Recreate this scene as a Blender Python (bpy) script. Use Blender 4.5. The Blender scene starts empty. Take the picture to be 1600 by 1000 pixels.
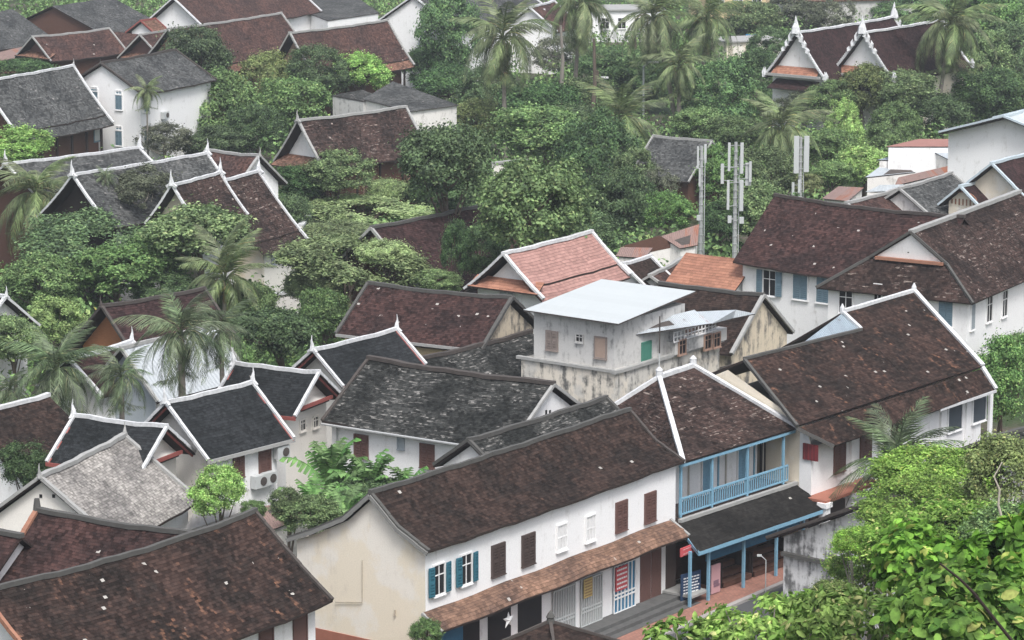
import bpy, math, random
import numpy as np
from math import radians as R, sin, cos, pi
random.seed(7); np.random.seed(7)
SC = bpy.context.scene
COL = SC.collection

# ------------------------------------------------------------------ camera
F = 5000.0; PITCH = math.atan(0.2); CAMZ = 38.0
cd = bpy.data.cameras.new('camera'); cam = bpy.data.objects.new('camera', cd); COL.objects.link(cam)
cam.location = (0, 0, CAMZ); cam.rotation_euler = (pi/2 - PITCH, 0, 0)
cd.sensor_width = 36; cd.lens = 36*F/1600; cd.clip_start = 1; cd.clip_end = 6000
SC.camera = cam
# ------------------------------------------------------------------ light: overcast daylight
SUN_EL, SUN_AZ = R(58), R(165)
w = bpy.data.worlds.new("World"); SC.world = w; w.use_nodes = True
nt = w.node_tree; bg = nt.nodes['Background']
sky = nt.nodes.new('ShaderNodeTexSky'); sky.sky_type = 'NISHITA'; sky.sun_disc = False
sky.sun_elevation = SUN_EL; sky.sun_rotation = SUN_AZ; sky.dust_density = 4; sky.air_density = 1.0
hs = nt.nodes.new('ShaderNodeHueSaturation'); hs.inputs['Saturation'].default_value = 0.5
nt.links.new(sky.outputs[0], hs.inputs['Color']); nt.links.new(hs.outputs[0], bg.inputs[0]); bg.inputs[1].default_value = 0.13
sd = bpy.data.lights.new('sun', 'SUN'); sun = bpy.data.objects.new('sun', sd); COL.objects.link(sun)
sd.energy = 1.5; sd.angle = R(16); sd.color = (1, .985, .965)
_d = (sin(SUN_AZ)*cos(SUN_EL), cos(SUN_AZ)*cos(SUN_EL), sin(SUN_EL))
from mathutils import Vector, Matrix
sun.rotation_euler = Vector(_d).to_track_quat('Z', 'Y').to_euler()
SC.view_settings.view_transform = 'Standard'; SC.view_settings.look = 'None'
SC.view_settings.exposure = 0.86; SC.view_settings.gamma = 1

# ------------------------------------------------------------------ survey helpers (where a sight line meets a level or a wall)
CP, SP = cos(PITCH), sin(PITCH)
def ray(px, py):
    x = (px-800)/F; y = -(py-500)/F
    return (x, CP+y*SP, -SP+y*CP)
def P(px, py, z=0):
    d = ray(px, py); t = (z-CAMZ)/d[2]; return Vector((d[0]*t, d[1]*t, z))
def PY(px, py, Y):
    d = ray(px, py); t = Y/d[1]; return Vector((d[0]*t, Y, CAMZ+d[2]*t))
def ppm(Y): return F*0.985/Y/1.0

def link(o, parent=None):
    COL.objects.link(o)
    if parent: o.parent = parent
    return o
def tag(o, label=None, cat=None, group=None, kind=None):
    if label: o['label'] = label
    if cat: o['category'] = cat
    if group: o['group'] = group
    if kind: o['kind'] = kind
    return o
def empty(name, loc, rz=0, label=None, cat=None, group=None):
    o = bpy.data.objects.new(name, None); o.location = loc; o.rotation_euler = (0, 0, rz)
    o.empty_display_size = .3
    return tag(link(o), label, cat, group)

class MB:
    def __init__(s): s.v = []; s.f = []; s.uv = []; s.m = []
    def poly(s, pts, uv=None, m=0):
        i = len(s.v); s.v += [tuple(p) for p in pts]; s.f.append(tuple(range(i, i+len(pts))))
        s.uv.append(uv or [(p[0]+p[1]*.7, p[2]+p[1]*.3) for p in pts]); s.m.append(m)
    def box(s, c, d, m=0, rz=0):
        x, y, z = [a/2 for a in d]; cr, sr = cos(rz), sin(rz)
        q = [(c[0]+a*x*cr-b*y*sr, c[1]+a*x*sr+b*y*cr, c[2]+e*z) for e in (-1, 1) for a, b in ((-1,-1),(1,-1),(1,1),(-1,1))]
        for f in ((3,2,1,0),(4,5,6,7),(0,1,5,4),(1,2,6,5),(2,3,7,6),(3,0,4,7)): s.poly([q[k] for k in f], m=m)
    def bar(s, a, b, wd, ht, m=0, up=(0,0,1)):
        a = Vector(a); b = Vector(b); d = (b-a).normalized(); u = Vector(up)
        r = d.cross(u)
        if r.length < .05: r = d.cross(Vector((1,0,0)))
        r.normalize(); u = r.cross(d)
        q = [p + r*(i*wd/2) + u*(j*ht/2) for p in (a, b) for i, j in ((-1,-1),(1,-1),(1,1),(-1,1))]
        for f in ((3,2,1,0),(4,5,6,7),(0,1,5,4),(1,2,6,5),(2,3,7,6),(3,0,4,7)): s.poly([q[k] for k in f], m=m)
    def tube(s, pts, rad, n=6, m=0):
        base = len(s.v); pts = [Vector(p) for p in pts]
        for i, p in enumerate(pts):
            d = (pts[min(i+1, len(pts)-1)]-pts[max(i-1, 0)]).normalized()
            a = d.cross(Vector((.3, 1, .1))).normalized(); b = d.cross(a)
            r = rad[i] if isinstance(rad, (list, tuple)) else rad
            for k in range(n): s.v.append(tuple(p+a*(r*cos(2*pi*k/n))+b*(r*sin(2*pi*k/n))))
        for i in range(len(pts)-1):
            for k in range(n):
                q = (base+i*n+k, base+i*n+(k+1) % n, base+(i+1)*n+(k+1) % n, base+(i+1)*n+k)
                s.f.append(q); s.uv.append([(0,0)]*4); s.m.append(m)
        for e in (0, len(pts)-1):
            q = tuple(base+e*n+k for k in range(n)); s.f.append(q if e else q[::-1]); s.uv.append([(0,0)]*n); s.m.append(m)
    def lathe(s, c, prof, n=10, m=0):
        base = len(s.v)
        for r, z in prof:
            for k in range(n): s.v.append((c[0]+r*cos(2*pi*k/n), c[1]+r*sin(2*pi*k/n), c[2]+z))
        for i in range(len(prof)-1):
            for k in range(n):
                s.f.append((base+i*n+k, base+i*n+(k+1) % n, base+(i+1)*n+(k+1) % n, base+(i+1)*n+k)); s.uv.append([(0,0)]*4); s.m.append(m)
    def mesh(s, name, mats):
        me = bpy.data.meshes.new(name); me.from_pydata(s.v, [], s.f); me.update()
        ul = me.uv_layers.new(name='UVMap')
        flat = [c for u in s.uv for p in u for c in p]
        ul.data.foreach_set('uv', flat)
        for mt in (mats if isinstance(mats, (list, tuple)) else [mats]): me.materials.append(mt)
        me.polygons.foreach_set('material_index', s.m)
        return me
    def build(s, name, mats, parent=None, loc=None, rz=0):
        o = bpy.data.objects.new(name, s.mesh(name, mats))
        if loc is not None: o.location = loc; o.rotation_euler = (0, 0, rz)
        return link(o, parent)

# ------------------------------------------------------------------ materials
class N:
    def __init__(s, name):
        s.mat = bpy.data.materials.new(name); s.mat.use_nodes = True; s.t = s.mat.node_tree
        s.b = s.t.nodes['Principled BSDF']; s.b.inputs['Roughness'].default_value = .85
        s.b.inputs['Specular IOR Level'].default_value = .3
    def n(s, typ, ins=None, **kw):
        nd = s.t.nodes.new('ShaderNode'+typ)
        for k, v in kw.items(): setattr(nd, k, v)
        for k, v in (ins or {}).items():
            sk = nd.inputs[k]
            if isinstance(v, bpy.types.NodeSocket): s.t.links.new(v, sk)
            else: sk.default_value = v
        return nd
    def math(s, op, a, b=0.0, c=None):
        i = {0: a, 1: b}
        if c is not None: i[2] = c
        return s.n('Math', i, operation=op).outputs[0]
    def mix(s, f, a, b, mode='MIX'):
        nd = s.n('Mix', data_type='RGBA', blend_type=mode)
        for k, v in ((0, f), (6, a), (7, b)):
            if isinstance(v, bpy.types.NodeSocket): s.t.links.new(v, nd.inputs[k])
            else: nd.inputs[k].default_value = (*v, 1) if isinstance(v, tuple) else v
        return nd.outputs[2]
    def smooth(s, x, lo, hi):
        return s.n('MapRange', {0: x, 1: lo, 2: hi, 3: 0.0, 4: 1.0}, interpolation_type='SMOOTHSTEP').outputs[0]
    def noise(s, vec, sc, det=4, rough=.55):
        return s.n('TexNoise', {'Vector': vec, 'Scale': sc, 'Detail': det, 'Roughness': rough}).outputs[0]
    def link(s, a, b): s.t.links.new(a, b)
    def bump(s, h, st=.5, d=.03):
        bn = s.n('Bump', {'Height': h, 'Strength': st, 'Distance': d}); s.link(bn.outputs[0], s.b.inputs['Normal'])

MATS = {}
def roof_mat(name, base, dark, accent=(.3,.145,.085), pale=(.44,.42,.39), acc=.1, white=.01, tw=.16, th=.14, patch=.5, streak=0.0, corr=0.0, varia=.95):
    if name in MATS: return MATS[name]
    m = N(name); uv = m.n('TexCoord').outputs['UV']
    oi = m.n('ObjectInfo').outputs['Random']
    offs = m.n('CombineXYZ', {0: m.math('MULTIPLY', oi, 37.0), 1: m.math('MULTIPLY', oi, 11.0), 2: 0.0}).outputs[0]
    uvo = m.n('VectorMath', {0: uv, 1: offs}, operation='ADD').outputs[0]
    sp = m.n('SeparateXYZ', {0: uvo}); U, V = sp.outputs[0], sp.outputs[1]
    # slightly crooked courses
    wob = m.noise(uvo, .9, 2); V2 = m.math('ADD', V, m.math('MULTIPLY', wob, .12))
    v = m.math('DIVIDE', V2, th); row = m.math('FLOOR', v); fv = m.math('FRACT', v)
    rr = m.n('TexWhiteNoise', {'W': row}, noise_dimensions='1D').outputs[0]
    u = m.math('ADD', m.math('DIVIDE', U, tw), m.math('ADD', m.math('MULTIPLY', m.math('MODULO', row, 2.0), .5), m.math('MULTIPLY', rr, .25)))
    col = m.math('FLOOR', u); fu = m.math('FRACT', u)
    idv = m.n('CombineXYZ', {0: col, 1: row, 2: 0.0}).outputs[0]
    wn = m.n('TexWhiteNoise', {'Vector': idv}, noise_dimensions='3D'); rnd = wn.outputs[0]
    rs = m.n('SeparateColor', {0: wn.outputs[1]}); r2, r3 = rs.outputs[0], rs.outputs[1]
    big = m.noise(uvo, .45, 5, .6); mid = m.noise(uvo, 2.2, 4, .65); fine = m.noise(uvo, 14, 3, .7)
    st = m.noise(m.n('Mapping', {'Vector': uvo, 'Scale': (1.6, .28, 1)}).outputs[0], 1.0, 4, .6)
    c = m.mix(m.smooth(m.math('ADD', m.math('MULTIPLY', big, .6), m.math('MULTIPLY', mid, .4)), .5-.22*patch, .5+.22*patch), dark, base)
    # per tile value
    k = m.math('ADD', 1.0-varia*.5, m.math('MULTIPLY', rnd, varia))
    c = m.mix(1.0, c, m.n('CombineColor', {0: k, 1: k, 2: k}).outputs[0], 'MULTIPLY')
    # orange newer tiles running down the slope
    am = m.math('MULTIPLY', m.smooth(m.math('ADD', m.math('MULTIPLY', st, .6), m.math('MULTIPLY', mid, .4)), .64-.33*acc, .8-.3*acc), m.smooth(r2, .45, .8))
    c = m.mix(m.math('MULTIPLY', am, .6), c, accent)
    # pale lichen streaks
    if streak > 0:
        sm = m.noise(m.n('Mapping', {'Vector': uvo, 'Rotation': (0, 0, .3), 'Scale': (1.0, 6.0, 1)}).outputs[0], 1.1, 5, .75)
        c = m.mix(m.math('MULTIPLY', m.math('MULTIPLY', m.smooth(sm, .6-.1*streak, .64), m.smooth(r3, .2, .8)), m.smooth(big, .42, .52)), c, pale)
    # broken pale tiles, clustered
    cl = m.smooth(m.noise(uvo, .8, 3), .52, .68)
    thr = m.math('SUBTRACT', 1.0, m.math('MULTIPLY', m.math('ADD', .06, m.math('MULTIPLY', cl, 7.0)), white))
    c = m.mix(m.math('MULTIPLY', m.math('GREATER_THAN', r3, thr), .85), c, pale)
    # joints
    j = m.math('MULTIPLY', m.smooth(fv, .0, .22), 1.0)
    jj = m.math('ADD', m.math('ADD', .42, m.math('MULTIPLY', rr, .16)), m.math('MULTIPLY', j, .5))
    c = m.mix(1.0, c, m.n('CombineColor', {0: jj, 1: jj, 2: jj}).outputs[0], 'MULTIPLY')
    kf = m.math('ADD', .3, m.math('MULTIPLY', m.noise(uvo, 22, 3, .8), 1.4))
    c = m.mix(1.0, c, m.n('CombineColor', {0: kf, 1: kf, 2: kf}).outputs[0], 'MULTIPLY')
    m.link(c, m.b.inputs['Base Color'])
    h = m.math('ADD', m.math('MULTIPLY', fv, .5), m.math('ADD', m.math('MULTIPLY', rnd, .45), m.math('MULTIPLY', mid, .5)))
    h = m.math('ADD', h, m.math('MULTIPLY', m.smooth(fu, 0., .15), .15))
    if corr > 0: h = m.math('ADD', h, m.math('MULTIPLY', m.math('SINE', m.math('MULTIPLY', U, 2*pi/corr)), .7))
    m.bump(h, 1.0, .05); m.b.inputs['Roughness'].default_value = .93; m.b.inputs['Specular IOR Level'].default_value = .12
    MATS[name] = m.mat; return m.mat

def metal_mat(name, base, rust=0.0, rough=.4, corr=.2, axis=0, dirt=.3):
    if name in MATS: return MATS[name]
    m = N(name); uv = m.n('TexCoord').outputs['UV']; sp = m.n('SeparateXYZ', {0: uv})
    U = sp.outputs[axis]
    sheet = m.n('TexWhiteNoise', {'W': m.math('FLOOR', m.math('DIVIDE', U, .85))}, noise_dimensions='1D').outputs[0]
    st = m.noise(m.n('Mapping', {'Vector': uv, 'Scale': (2.5, .5, 1) if axis == 0 else (.5, 2.5, 1)}).outputs[0], 1.2, 5, .65)
    mid = m.noise(uv, 1.5, 5, .65)
    k = m.math('ADD', 1-dirt*.5, m.math('MULTIPLY', m.math('ADD', m.math('MULTIPLY', sheet, .35), m.math('MULTIPLY', st, .65)), dirt))
    c = m.mix(1.0, base, m.n('CombineColor', {0: k, 1: k, 2: k}).outputs[0], 'MULTIPLY')
    if rust: 
        c = m.mix(m.smooth(m.math('ADD', m.math('MULTIPLY', st, .6), m.math('MULTIPLY', sheet, .4)), .75-.5*rust, .9-.4*rust), c, (.26, .1, .055))
        c = m.mix(m.smooth(mid, .62-.1*rust, .75), c, (.1, .07, .055))
    m.link(c, m.b.inputs['Base Color'])
    m.bump(m.math('SINE', m.math('MULTIPLY', U, 2*pi/corr)), .5, .03)
    m.b.inputs['Roughness'].default_value = rough
    MATS[name] = m.mat; return m.mat

def wall_mat(name, base, grime=.3, gcol=(.16,.15,.14), scale=1.0, patch=None, brick=False, spots=0.0):
    if name in MATS: return MATS[name]
    m = N(name); tc = m.n('TexCoord').outputs['Object']
    big = m.noise(tc, .5*scale, 5, .6); mid = m.noise(tc, 2.3*scale, 5, .65); fine = m.noise(tc, 18, 3, .6)
    st = m.noise(m.n('Mapping', {'Vector': tc, 'Scale': (2.2, 2.2, .35)}).outputs[0], 1.3*scale, 5, .68)
    c = base
    if patch: c = m.mix(m.smooth(big, .47, .56), base, patch)
    g = m.math('MULTIPLY', m.smooth(m.math('ADD', m.math('MULTIPLY', st, .55), m.math('MULTIPLY', mid, .45)), .56-.12*grime, .78-.2*grime), min(1, .3+grime))
    c = m.mix(g, c, gcol)
    gr = m.noise(tc, 38, 2, .8); k = m.math('ADD', .72, m.math('ADD', m.math('MULTIPLY', fine, .24), m.math('MULTIPLY', gr, .32)))
    c = m.mix(1.0, c, m.n('CombineColor', {0: k, 1: k, 2: k}).outputs[0], 'MULTIPLY')
    if brick:
        bt = m.n('TexBrick', {'Vector': m.n('Mapping', {'Vector': tc, 'Rotation': (0, 0, 0)}).outputs[0], 'Scale': 2.5}).outputs[0]
        c = m.mix(.35, c, bt, 'MULTIPLY')
    m.link(c, m.b.inputs['Base Color'])
    m.bump(m.math('ADD', m.math('MULTIPLY', mid, .6), m.math('MULTIPLY', fine, .3)), .4, .02)
    MATS[name] = m.mat; return m.mat

def plain(name, base, rough=.7, var=.25, scale=6, metal=0.0, ax=(1,1,1)):
    if name in MATS: return MATS[name]
    m = N(name); tc = m.n('Mapping', {'Vector': m.n('TexCoord').outputs['Object'], 'Scale': ax}).outputs[0]
    f = m.noise(tc, scale, 5, .65); k = m.math('ADD', 1-var, m.math('MULTIPLY', f, 2*var))
    c = m.mix(1.0, base, m.n('CombineColor', {0: k, 1: k, 2: k}).outputs[0], 'MULTIPLY')
    m.link(c, m.b.inputs['Base Color']); m.b.inputs['Roughness'].default_value = rough; m.b.inputs['Metallic'].default_value = metal
    m.bump(f, .25, .01)
    MATS[name] = m.mat; return m.mat

def leaf_mat(name, c1, c2, c3, trans=.28, rough=.7, sat=.74):
    """leaf colour differs from leaf to leaf and from tree to tree"""
    m = N(name)
    g = m.n('NewGeometry'); ri = g.outputs['Random Per Island']; oi = m.n('ObjectInfo').outputs['Random']
    tc = m.n('TexCoord').outputs['Object']; cl = m.noise(tc, 2.2, 2)
    r2 = m.n('TexWhiteNoise', {'W': ri}, noise_dimensions='1D').outputs[0]
    c = m.mix(m.smooth(m.math('ADD', m.math('MULTIPLY', ri, .6), m.math('MULTIPLY', cl, .5)), .2, .85), c1, c2)
    c = m.mix(m.math('MULTIPLY', m.math('GREATER_THAN', r2, .93), .8), c, c3)
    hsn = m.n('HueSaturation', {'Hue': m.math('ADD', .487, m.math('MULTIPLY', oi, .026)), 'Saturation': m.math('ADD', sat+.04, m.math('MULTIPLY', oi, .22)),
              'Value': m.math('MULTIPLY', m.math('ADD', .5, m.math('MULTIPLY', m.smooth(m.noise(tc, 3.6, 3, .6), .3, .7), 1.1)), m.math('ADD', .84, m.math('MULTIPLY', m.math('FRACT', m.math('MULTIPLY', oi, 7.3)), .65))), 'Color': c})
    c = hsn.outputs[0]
    m.link(c, m.b.inputs['Base Color']); m.b.inputs['Roughness'].default_value = rough; m.b.inputs['Specular IOR Level'].default_value = .35
    tr = m.n('BsdfTranslucent', {'Color': c}); ms = m.n('MixShader', {0: trans, 1: m.b.outputs[0], 2: tr.outputs[0]})
    m.link(ms.outputs[0], m.t.nodes['Material Output'].inputs['Surface'])
    MATS[name] = m.mat; return m.mat

# roofs
RB  = lambda: roof_mat('roof_brown', (.044,.028,.023), (.021,.016,.014), acc=.08, white=.0003)
RBO = lambda: roof_mat('roof_brown_spotted', (.047,.029,.024), (.021,.016,.014), acc=.34, white=.004)
RBS = lambda: roof_mat('roof_brown_white_spots', (.056,.030,.027), (.030,.019,.018), acc=.1, white=.004)
RBL = lambda: roof_mat('roof_brown_lichen', (.055,.035,.030), (.026,.019,.017), acc=.12, white=.0008, streak=.6, pale=(.3,.25,.22))
RDK = lambda: roof_mat('roof_maroon', (.046,.025,.024), (.026,.016,.016), acc=.0, white=.0004, patch=.8)
RBK = lambda: roof_mat('roof_black', (.024,.026,.028), (.016,.018,.019), acc=0, accent=(.1,.1,.1), white=.0003, varia=.7)
RMO = lambda: roof_mat('roof_mossy', (.040,.041,.039), (.018,.019,.018), acc=0, accent=(.1,.1,.1), white=.001, streak=1.1, pale=(.27,.26,.245), th=.11, tw=.16)
RGR = lambda: roof_mat('roof_grey', (.088,.090,.088), (.048,.050,.050), acc=0, accent=(.2,.2,.2), white=.001, streak=.3, pale=(.28,.27,.26))
RLG = lambda: roof_mat('roof_pale_grey', (.317,.299,.277), (.167,.158,.150), acc=0, accent=(.3,.28,.24), white=.002, varia=.75, tw=.12, th=.12, patch=.5)
RRD = lambda: roof_mat('roof_old_red', (.088,.049,.041), (.051,.033,.030), acc=.14, white=.0005)
ROR = lambda: roof_mat('roof_orange', (.352,.176,.119), (.290,.141,.097), acc=0, white=.0, accent=(.5,.3,.2), varia=.35, tw=.22, th=.22)
ROB = lambda: roof_mat('roof_orange_brown', (.194,.106,.075), (.123,.075,.057), acc=.15, white=.0)
RPK = lambda: roof_mat('roof_pink', (.352,.207,.180), (.308,.176,.154), acc=0, white=.0, accent=(.5,.3,.25), varia=.3, tw=.2, th=.2)
RAW = lambda: roof_mat('roof_awning', (.264,.158,.110), (.079,.053,.044), acc=.2, white=.002, varia=.6, patch=1.0)
RMD = lambda: roof_mat('roof_dark_moss', (.028,.026,.024), (.016,.015,.014), acc=0, accent=(.1,.1,.1), white=.0008, varia=.6)
WM  = lambda: metal_mat('metal_white', (.47,.5,.505), 0, .55, .2, 1, .12)
TIN = lambda: metal_mat('metal_tin', (.42,.46,.49), .15, .5, .1, 0, .5)
RST = lambda: metal_mat('metal_rusty', (.25,.17,.15), .6, .7, .12, 0, .6)
BTN = lambda: metal_mat('metal_blue_grey', (.24,.29,.33), .05, .6, .1, 0, .9)
# walls
WH = lambda: wall_mat('wall_white', (.8,.8,.8), .3, (.42,.4,.37))
WG = lambda: wall_mat('wall_white_grimy', (.74,.72,.69), .5, (.3,.28,.26))
CR = lambda: wall_mat('wall_cream', (.74,.67,.55), .3, (.52,.47,.4), .8, patch=(.76,.72,.65))
CRW= lambda: wall_mat('wall_cream_white', (.76,.73,.68), .22, (.5,.46,.4))
YL = lambda: wall_mat('wall_yellow', (.62,.49,.3), .25, (.4,.33,.25))
CON= lambda: wall_mat('wall_concrete', (.52,.515,.5), .6, (.2,.2,.195), 1.2)
COW= lambda: wall_mat('wall_weathered', (.66,.61,.53), .8, (.12,.12,.115), .9, patch=(.55,.53,.49))
COG= lambda: wall_mat('wall_gable_weathered', (.6,.52,.4), .9, (.14,.13,.12), .7)
BRN= lambda: plain('wall_brown_wood', (.1,.05,.035), .8, .45, 5, ax=(1,1,4))
DKW= lambda: plain('dark_wood', (.03,.021,.018), .8, .5, 5)
PLW= lambda: plain('plinth_red', (.32,.13,.09), .85, .25, 3)
ORW= lambda: plain('wall_orange_wood', (.3,.13,.06), .8, .4, 4, ax=(1,1,5))
# trims
TW = lambda: plain('trim_white', (.56,.57,.58), .85, .45, 5)
TG = lambda: plain('trim_grey', (.085,.083,.078), .9, .35, 4)
TL = lambda: plain('trim_light_grey', (.32,.32,.31), .9, .3, 4)
TB = lambda: plain('trim_blue_grey', (.45,.52,.56), .8, .15, 4)
TD = lambda: plain('trim_dark', (.07,.06,.055), .9, .4, 5)
TR = lambda: plain('trim_red', (.25,.075,.065), .8, .2, 5)
TO = lambda: plain('trim_orange', (.3,.15,.1), .85, .35, 5)
TBR= lambda: plain('paint_brown', (.13,.07,.06), .6, .25, 8)
TBR2=lambda: plain('paint_dark_brown', (.07,.05,.045), .6, .25, 8)
RED= lambda: plain('paint_red', (.15,.03,.035), .6, .2, 8)
BLU= lambda: plain('paint_blue', (.19,.36,.48), .6, .25, 8)
DBL= lambda: plain('paint_dark_blue', (.045,.16,.27), .7, .3, 6)
TEA= lambda: plain('paint_teal', (.035,.14,.19), .6, .25, 8)
SBL= lambda: plain('paint_slate_blue', (.16,.24,.29), .65, .25, 8)
GSH= lambda: plain('paint_grey', (.33,.37,.4), .7, .15, 8)
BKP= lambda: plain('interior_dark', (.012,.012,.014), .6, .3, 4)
WPT= lambda: plain('paint_white', (.78,.78,.78), .5, .08, 8)
GRN= lambda: plain('paint_green', (.06,.2,.15), .6, .25, 8)
TIM= lambda: plain('timber_pale', (.33,.22,.17), .8, .3, 7)
STE= lambda: plain('steel', (.42,.43,.43), .5, .25, 8, .3)
GPL= lambda: plain('grey_plastic', (.47,.49,.49), .5, .1, 8)

# ------------------------------------------------------------------ houses
HOUSES = []
class Frame:
    def __init__(s, o, az): s.o = Vector((o[0], o[1], 0)); s.az = az; s.c = cos(az); s.s = sin(az)
    def inv(s, p):
        x, y = p[0]-s.o[0], p[1]-s.o[1]; return (x*s.c+y*s.s, -x*s.s+y*s.c, p[2])
    def fwd(s, x, y, z=0): return Vector((s.o[0]+x*s.c-y*s.s, s.o[1]+x*s.s+y*s.c, z))
    def hit(s, px, py, ax, val):
        d = ray(px, py)
        if ax == 'z': t = (val-CAMZ)/d[2]
        else:
            L = (s.c*d[0]+s.s*d[1]) if ax == 'x' else (-s.s*d[0]+s.c*d[1])
            c0 = s.inv((0, 0, 0)); t = (val-(c0[0] if ax == 'x' else c0[1]))/L
        return s.inv((d[0]*t, d[1]*t, CAMZ+d[2]*t))

PROF = {'flat': [(0,0),(1,1)], 'curve': [(0,0),(.35,.38),(.7,.73),(1,1)], 'kick': [(0,0),(.46,.6),(1,1)], 'sweep': [(0,0),(.35,.39),(.66,.7),(.83,.855),(1,1)]}
class House(Frame):
    """gabled house: ridge seen from A to B at height zr, an eave corner seen at E below the given end"""
    def __init__(s, name, label, A, B, zr, E=None, end='A', w=None, ze=None, prof='flat', roof=None, wall=None, ends=None, trim=None, barge=None,
                 ext=(0,0), ov=.5, og=.35, finial=None, sag=.06, tier=False, lower=None, cat='house', base=0, fin=(1,1), thick=.1, trimw=.2, undr=None, walls=True, group=None, recess=None, back=None, cap=True, vz=(1,1)):
        a = P(*A, zr); b = P(*B, zr); u = (b-a); u.z = 0; L = u.length; u.normalize()
        if E:
            o = a if end == 'A' else b; d = ray(*E)
            t = (o.x*u.x+o.y*u.y)/(d[0]*u.x+d[1]*u.y); n = Vector((u.y, -u.x, 0))
            p = Vector((d[0]*t, d[1]*t, CAMZ+d[2]*t)); w0 = (p-o).dot(n); z0 = p.z
            w = w or w0; ze = ze if ze is not None else z0
        a = a-u*ext[0]; b = b+u*ext[1]; L += ext[0]+ext[1]
        Frame.__init__(s, (a+b)/2, math.atan2(u.y, u.x))
        s.hl = L/2; s.w = w; s.zr = zr; s.ze = ze; s.wy = w-ov; s.hx = (s.hl-og)
        s.pr = [(f*w, zr-g*(zr-ze)) for f, g in PROF[prof]]
        s.sagA = sag; s.ph = random.random()*9
        s.root = empty(name, (s.o[0], s.o[1], base), s.az, label, cat, group); s.base = base
        HOUSES.append(s); s.tier = tier
        s.pb = s.pr+[(w*back, s.ze-(back-1)*w*.42)] if back else s.pr
        roof = roof or RB(); wall = wall or WH()
        if walls: s.make_walls(wall, ends or wall, recess)
        s.make_roof(roof, undr or DKW(), thick, tier, lower)
        if trim: s.make_trim(trim, trimw, cap, vz)
        if barge: s.make_barge(barge)
        if finial:
            for e, k in ((-1, fin[0]), (1, fin[1])):
                if k: s.finial(e*s.hl, finial)
    def zat(s, y):
        pr = s.pb if y > 0 else s.pr; y = abs(y)
        if y < 1e-9: return s.pr[0][1]
        for (a, za), (b, zb) in zip(pr, pr[1:]):
            if y <= b+1e-6: return za+(zb-za)*(y-a)/(b-a)
        (a, za), (b, zb) = pr[-2:]; return zb+(zb-za)/(b-a)*(y-b)
    def dz(s, x):
        t = x/max(s.hl, .1); return -s.sagA*(1-t*t) + .022*sin(x*1.7+s.ph)+.016*sin(x*4.1+s.ph*2)
    def make_walls(s, wall, ends, recess):
        m = MB(); hx, wy = s.hx, s.wy; th = .34 if s.tier else .14; b = 0; wb = s.pb[-1][0]-(s.w-s.wy)
        ys = sorted(set([-wy]+[-y for y, _ in s.pr if 0 < y < wy]+[0]+[y for y, _ in s.pb if 0 < y < wb]+[wb]))
        top = [(y, s.zat(y)-th-s.sagA) for y in ys]
        m.poly([(-hx,-wy,b),(hx,-wy,b),(hx,-wy,top[0][1]),(-hx,-wy,top[0][1])], m=0)
        m.poly([(hx,wb,b),(-hx,wb,b),(-hx,wb,top[-1][1]),(hx,wb,top[-1][1])], m=0)
        for e in (-1, 1):
            pts = [(e*hx,-wy,b)]+[(e*hx,y,z) for y, z in top]+[(e*hx,wb,b)]
            m.poly(pts if e < 0 else pts[::-1], m=1)
        for (y0, z0), (y1, z1) in zip(top, top[1:]): m.poly([(-hx,y0,z0),(hx,y0,z0),(hx,y1,z1),(-hx,y1,z1)], m=0)
        s.wallob = m.build('wall', [wall, ends], s.root)
    def make_roof(s, roof, under, th, tier, lower):
        n = max(3, int(s.hl*2/.8)); xs = [-s.hl+2*s.hl*i/n for i in range(n+1)]
        main = MB(); low = MB()
        for side in (-1, 1):
            vd = 0.0; pr = s.pr if side < 0 else s.pb; k0 = len(pr)-2
            for k, ((y0, z0), (y1, z1)) in enumerate(zip(pr, pr[1:])):
                m = main; o = 0
                if tier and k == k0: m = low if lower else main; o = -.13; y0 -= .12; z0 += .12*(pr[k][1]-pr[k+1][1])/(pr[k+1][0]-pr[k][0])
                ln = math.hypot(y1-y0, z1-z0)
                for i in range(n):
                    xa, xb = xs[i], xs[i+1]; da, db = s.dz(xa)+o, s.dz(xb)+o
                    q = [(xa,side*y1,z1+da),(xb,side*y1,z1+db),(xb,side*y0,z0+db),(xa,side*y0,z0+da)]
                    uv = [(xa+side*50,vd+ln),(xb+side*50,vd+ln),(xb+side*50,vd),(xa+side*50,vd)]
                    uq = [(a, b, c-th) for a, b, c in q]
                    if side > 0: q = q[::-1]; uv = uv[::-1]; uq = uq[::-1]
                    m.poly(q, uv); m.poly(uq[::-1], m=1)
                    if k >= k0 or (tier and k == k0-1):
                        e0, e1 = (0, 1) if side < 0 else (3, 2)
                        m.poly([uq[e0], uq[e1], q[e1], q[e0]][::(1 if side < 0 else -1)], m=1)
                    if i == 0 or i == n-1:
                        e0, e1 = ((3, 0) if side < 0 else (0, 3)) if i == 0 else ((1, 2) if side < 0 else (2, 1))
                        m.poly([uq[e0], uq[e1], q[e1], q[e0]], m=1)
                vd += ln
        s.roofob = main.build('roof', [roof, under], s.root)
        if lower: low.build('lower_roof', [lower, under], s.root)
    def verge(s, m, x, wd, ht, up, side=(-1, 1), y0=0):
        for sd in side:
            pr = s.pr if sd < 0 else s.pb
            for (a, za), (b, zb) in zip(pr, pr[1:]):
                n = 3
                for i in range(n):
                    t0, t1 = i/n, (i+1)/n
                    m.bar((x, sd*(a+(b-a)*t0), za+(zb-za)*t0+up+s.dz(x)+random.uniform(-.012,.012)), (x, sd*(a+(b-a)*t1+.02), za+(zb-za)*t1+up+s.dz(x)), wd, ht)
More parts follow.
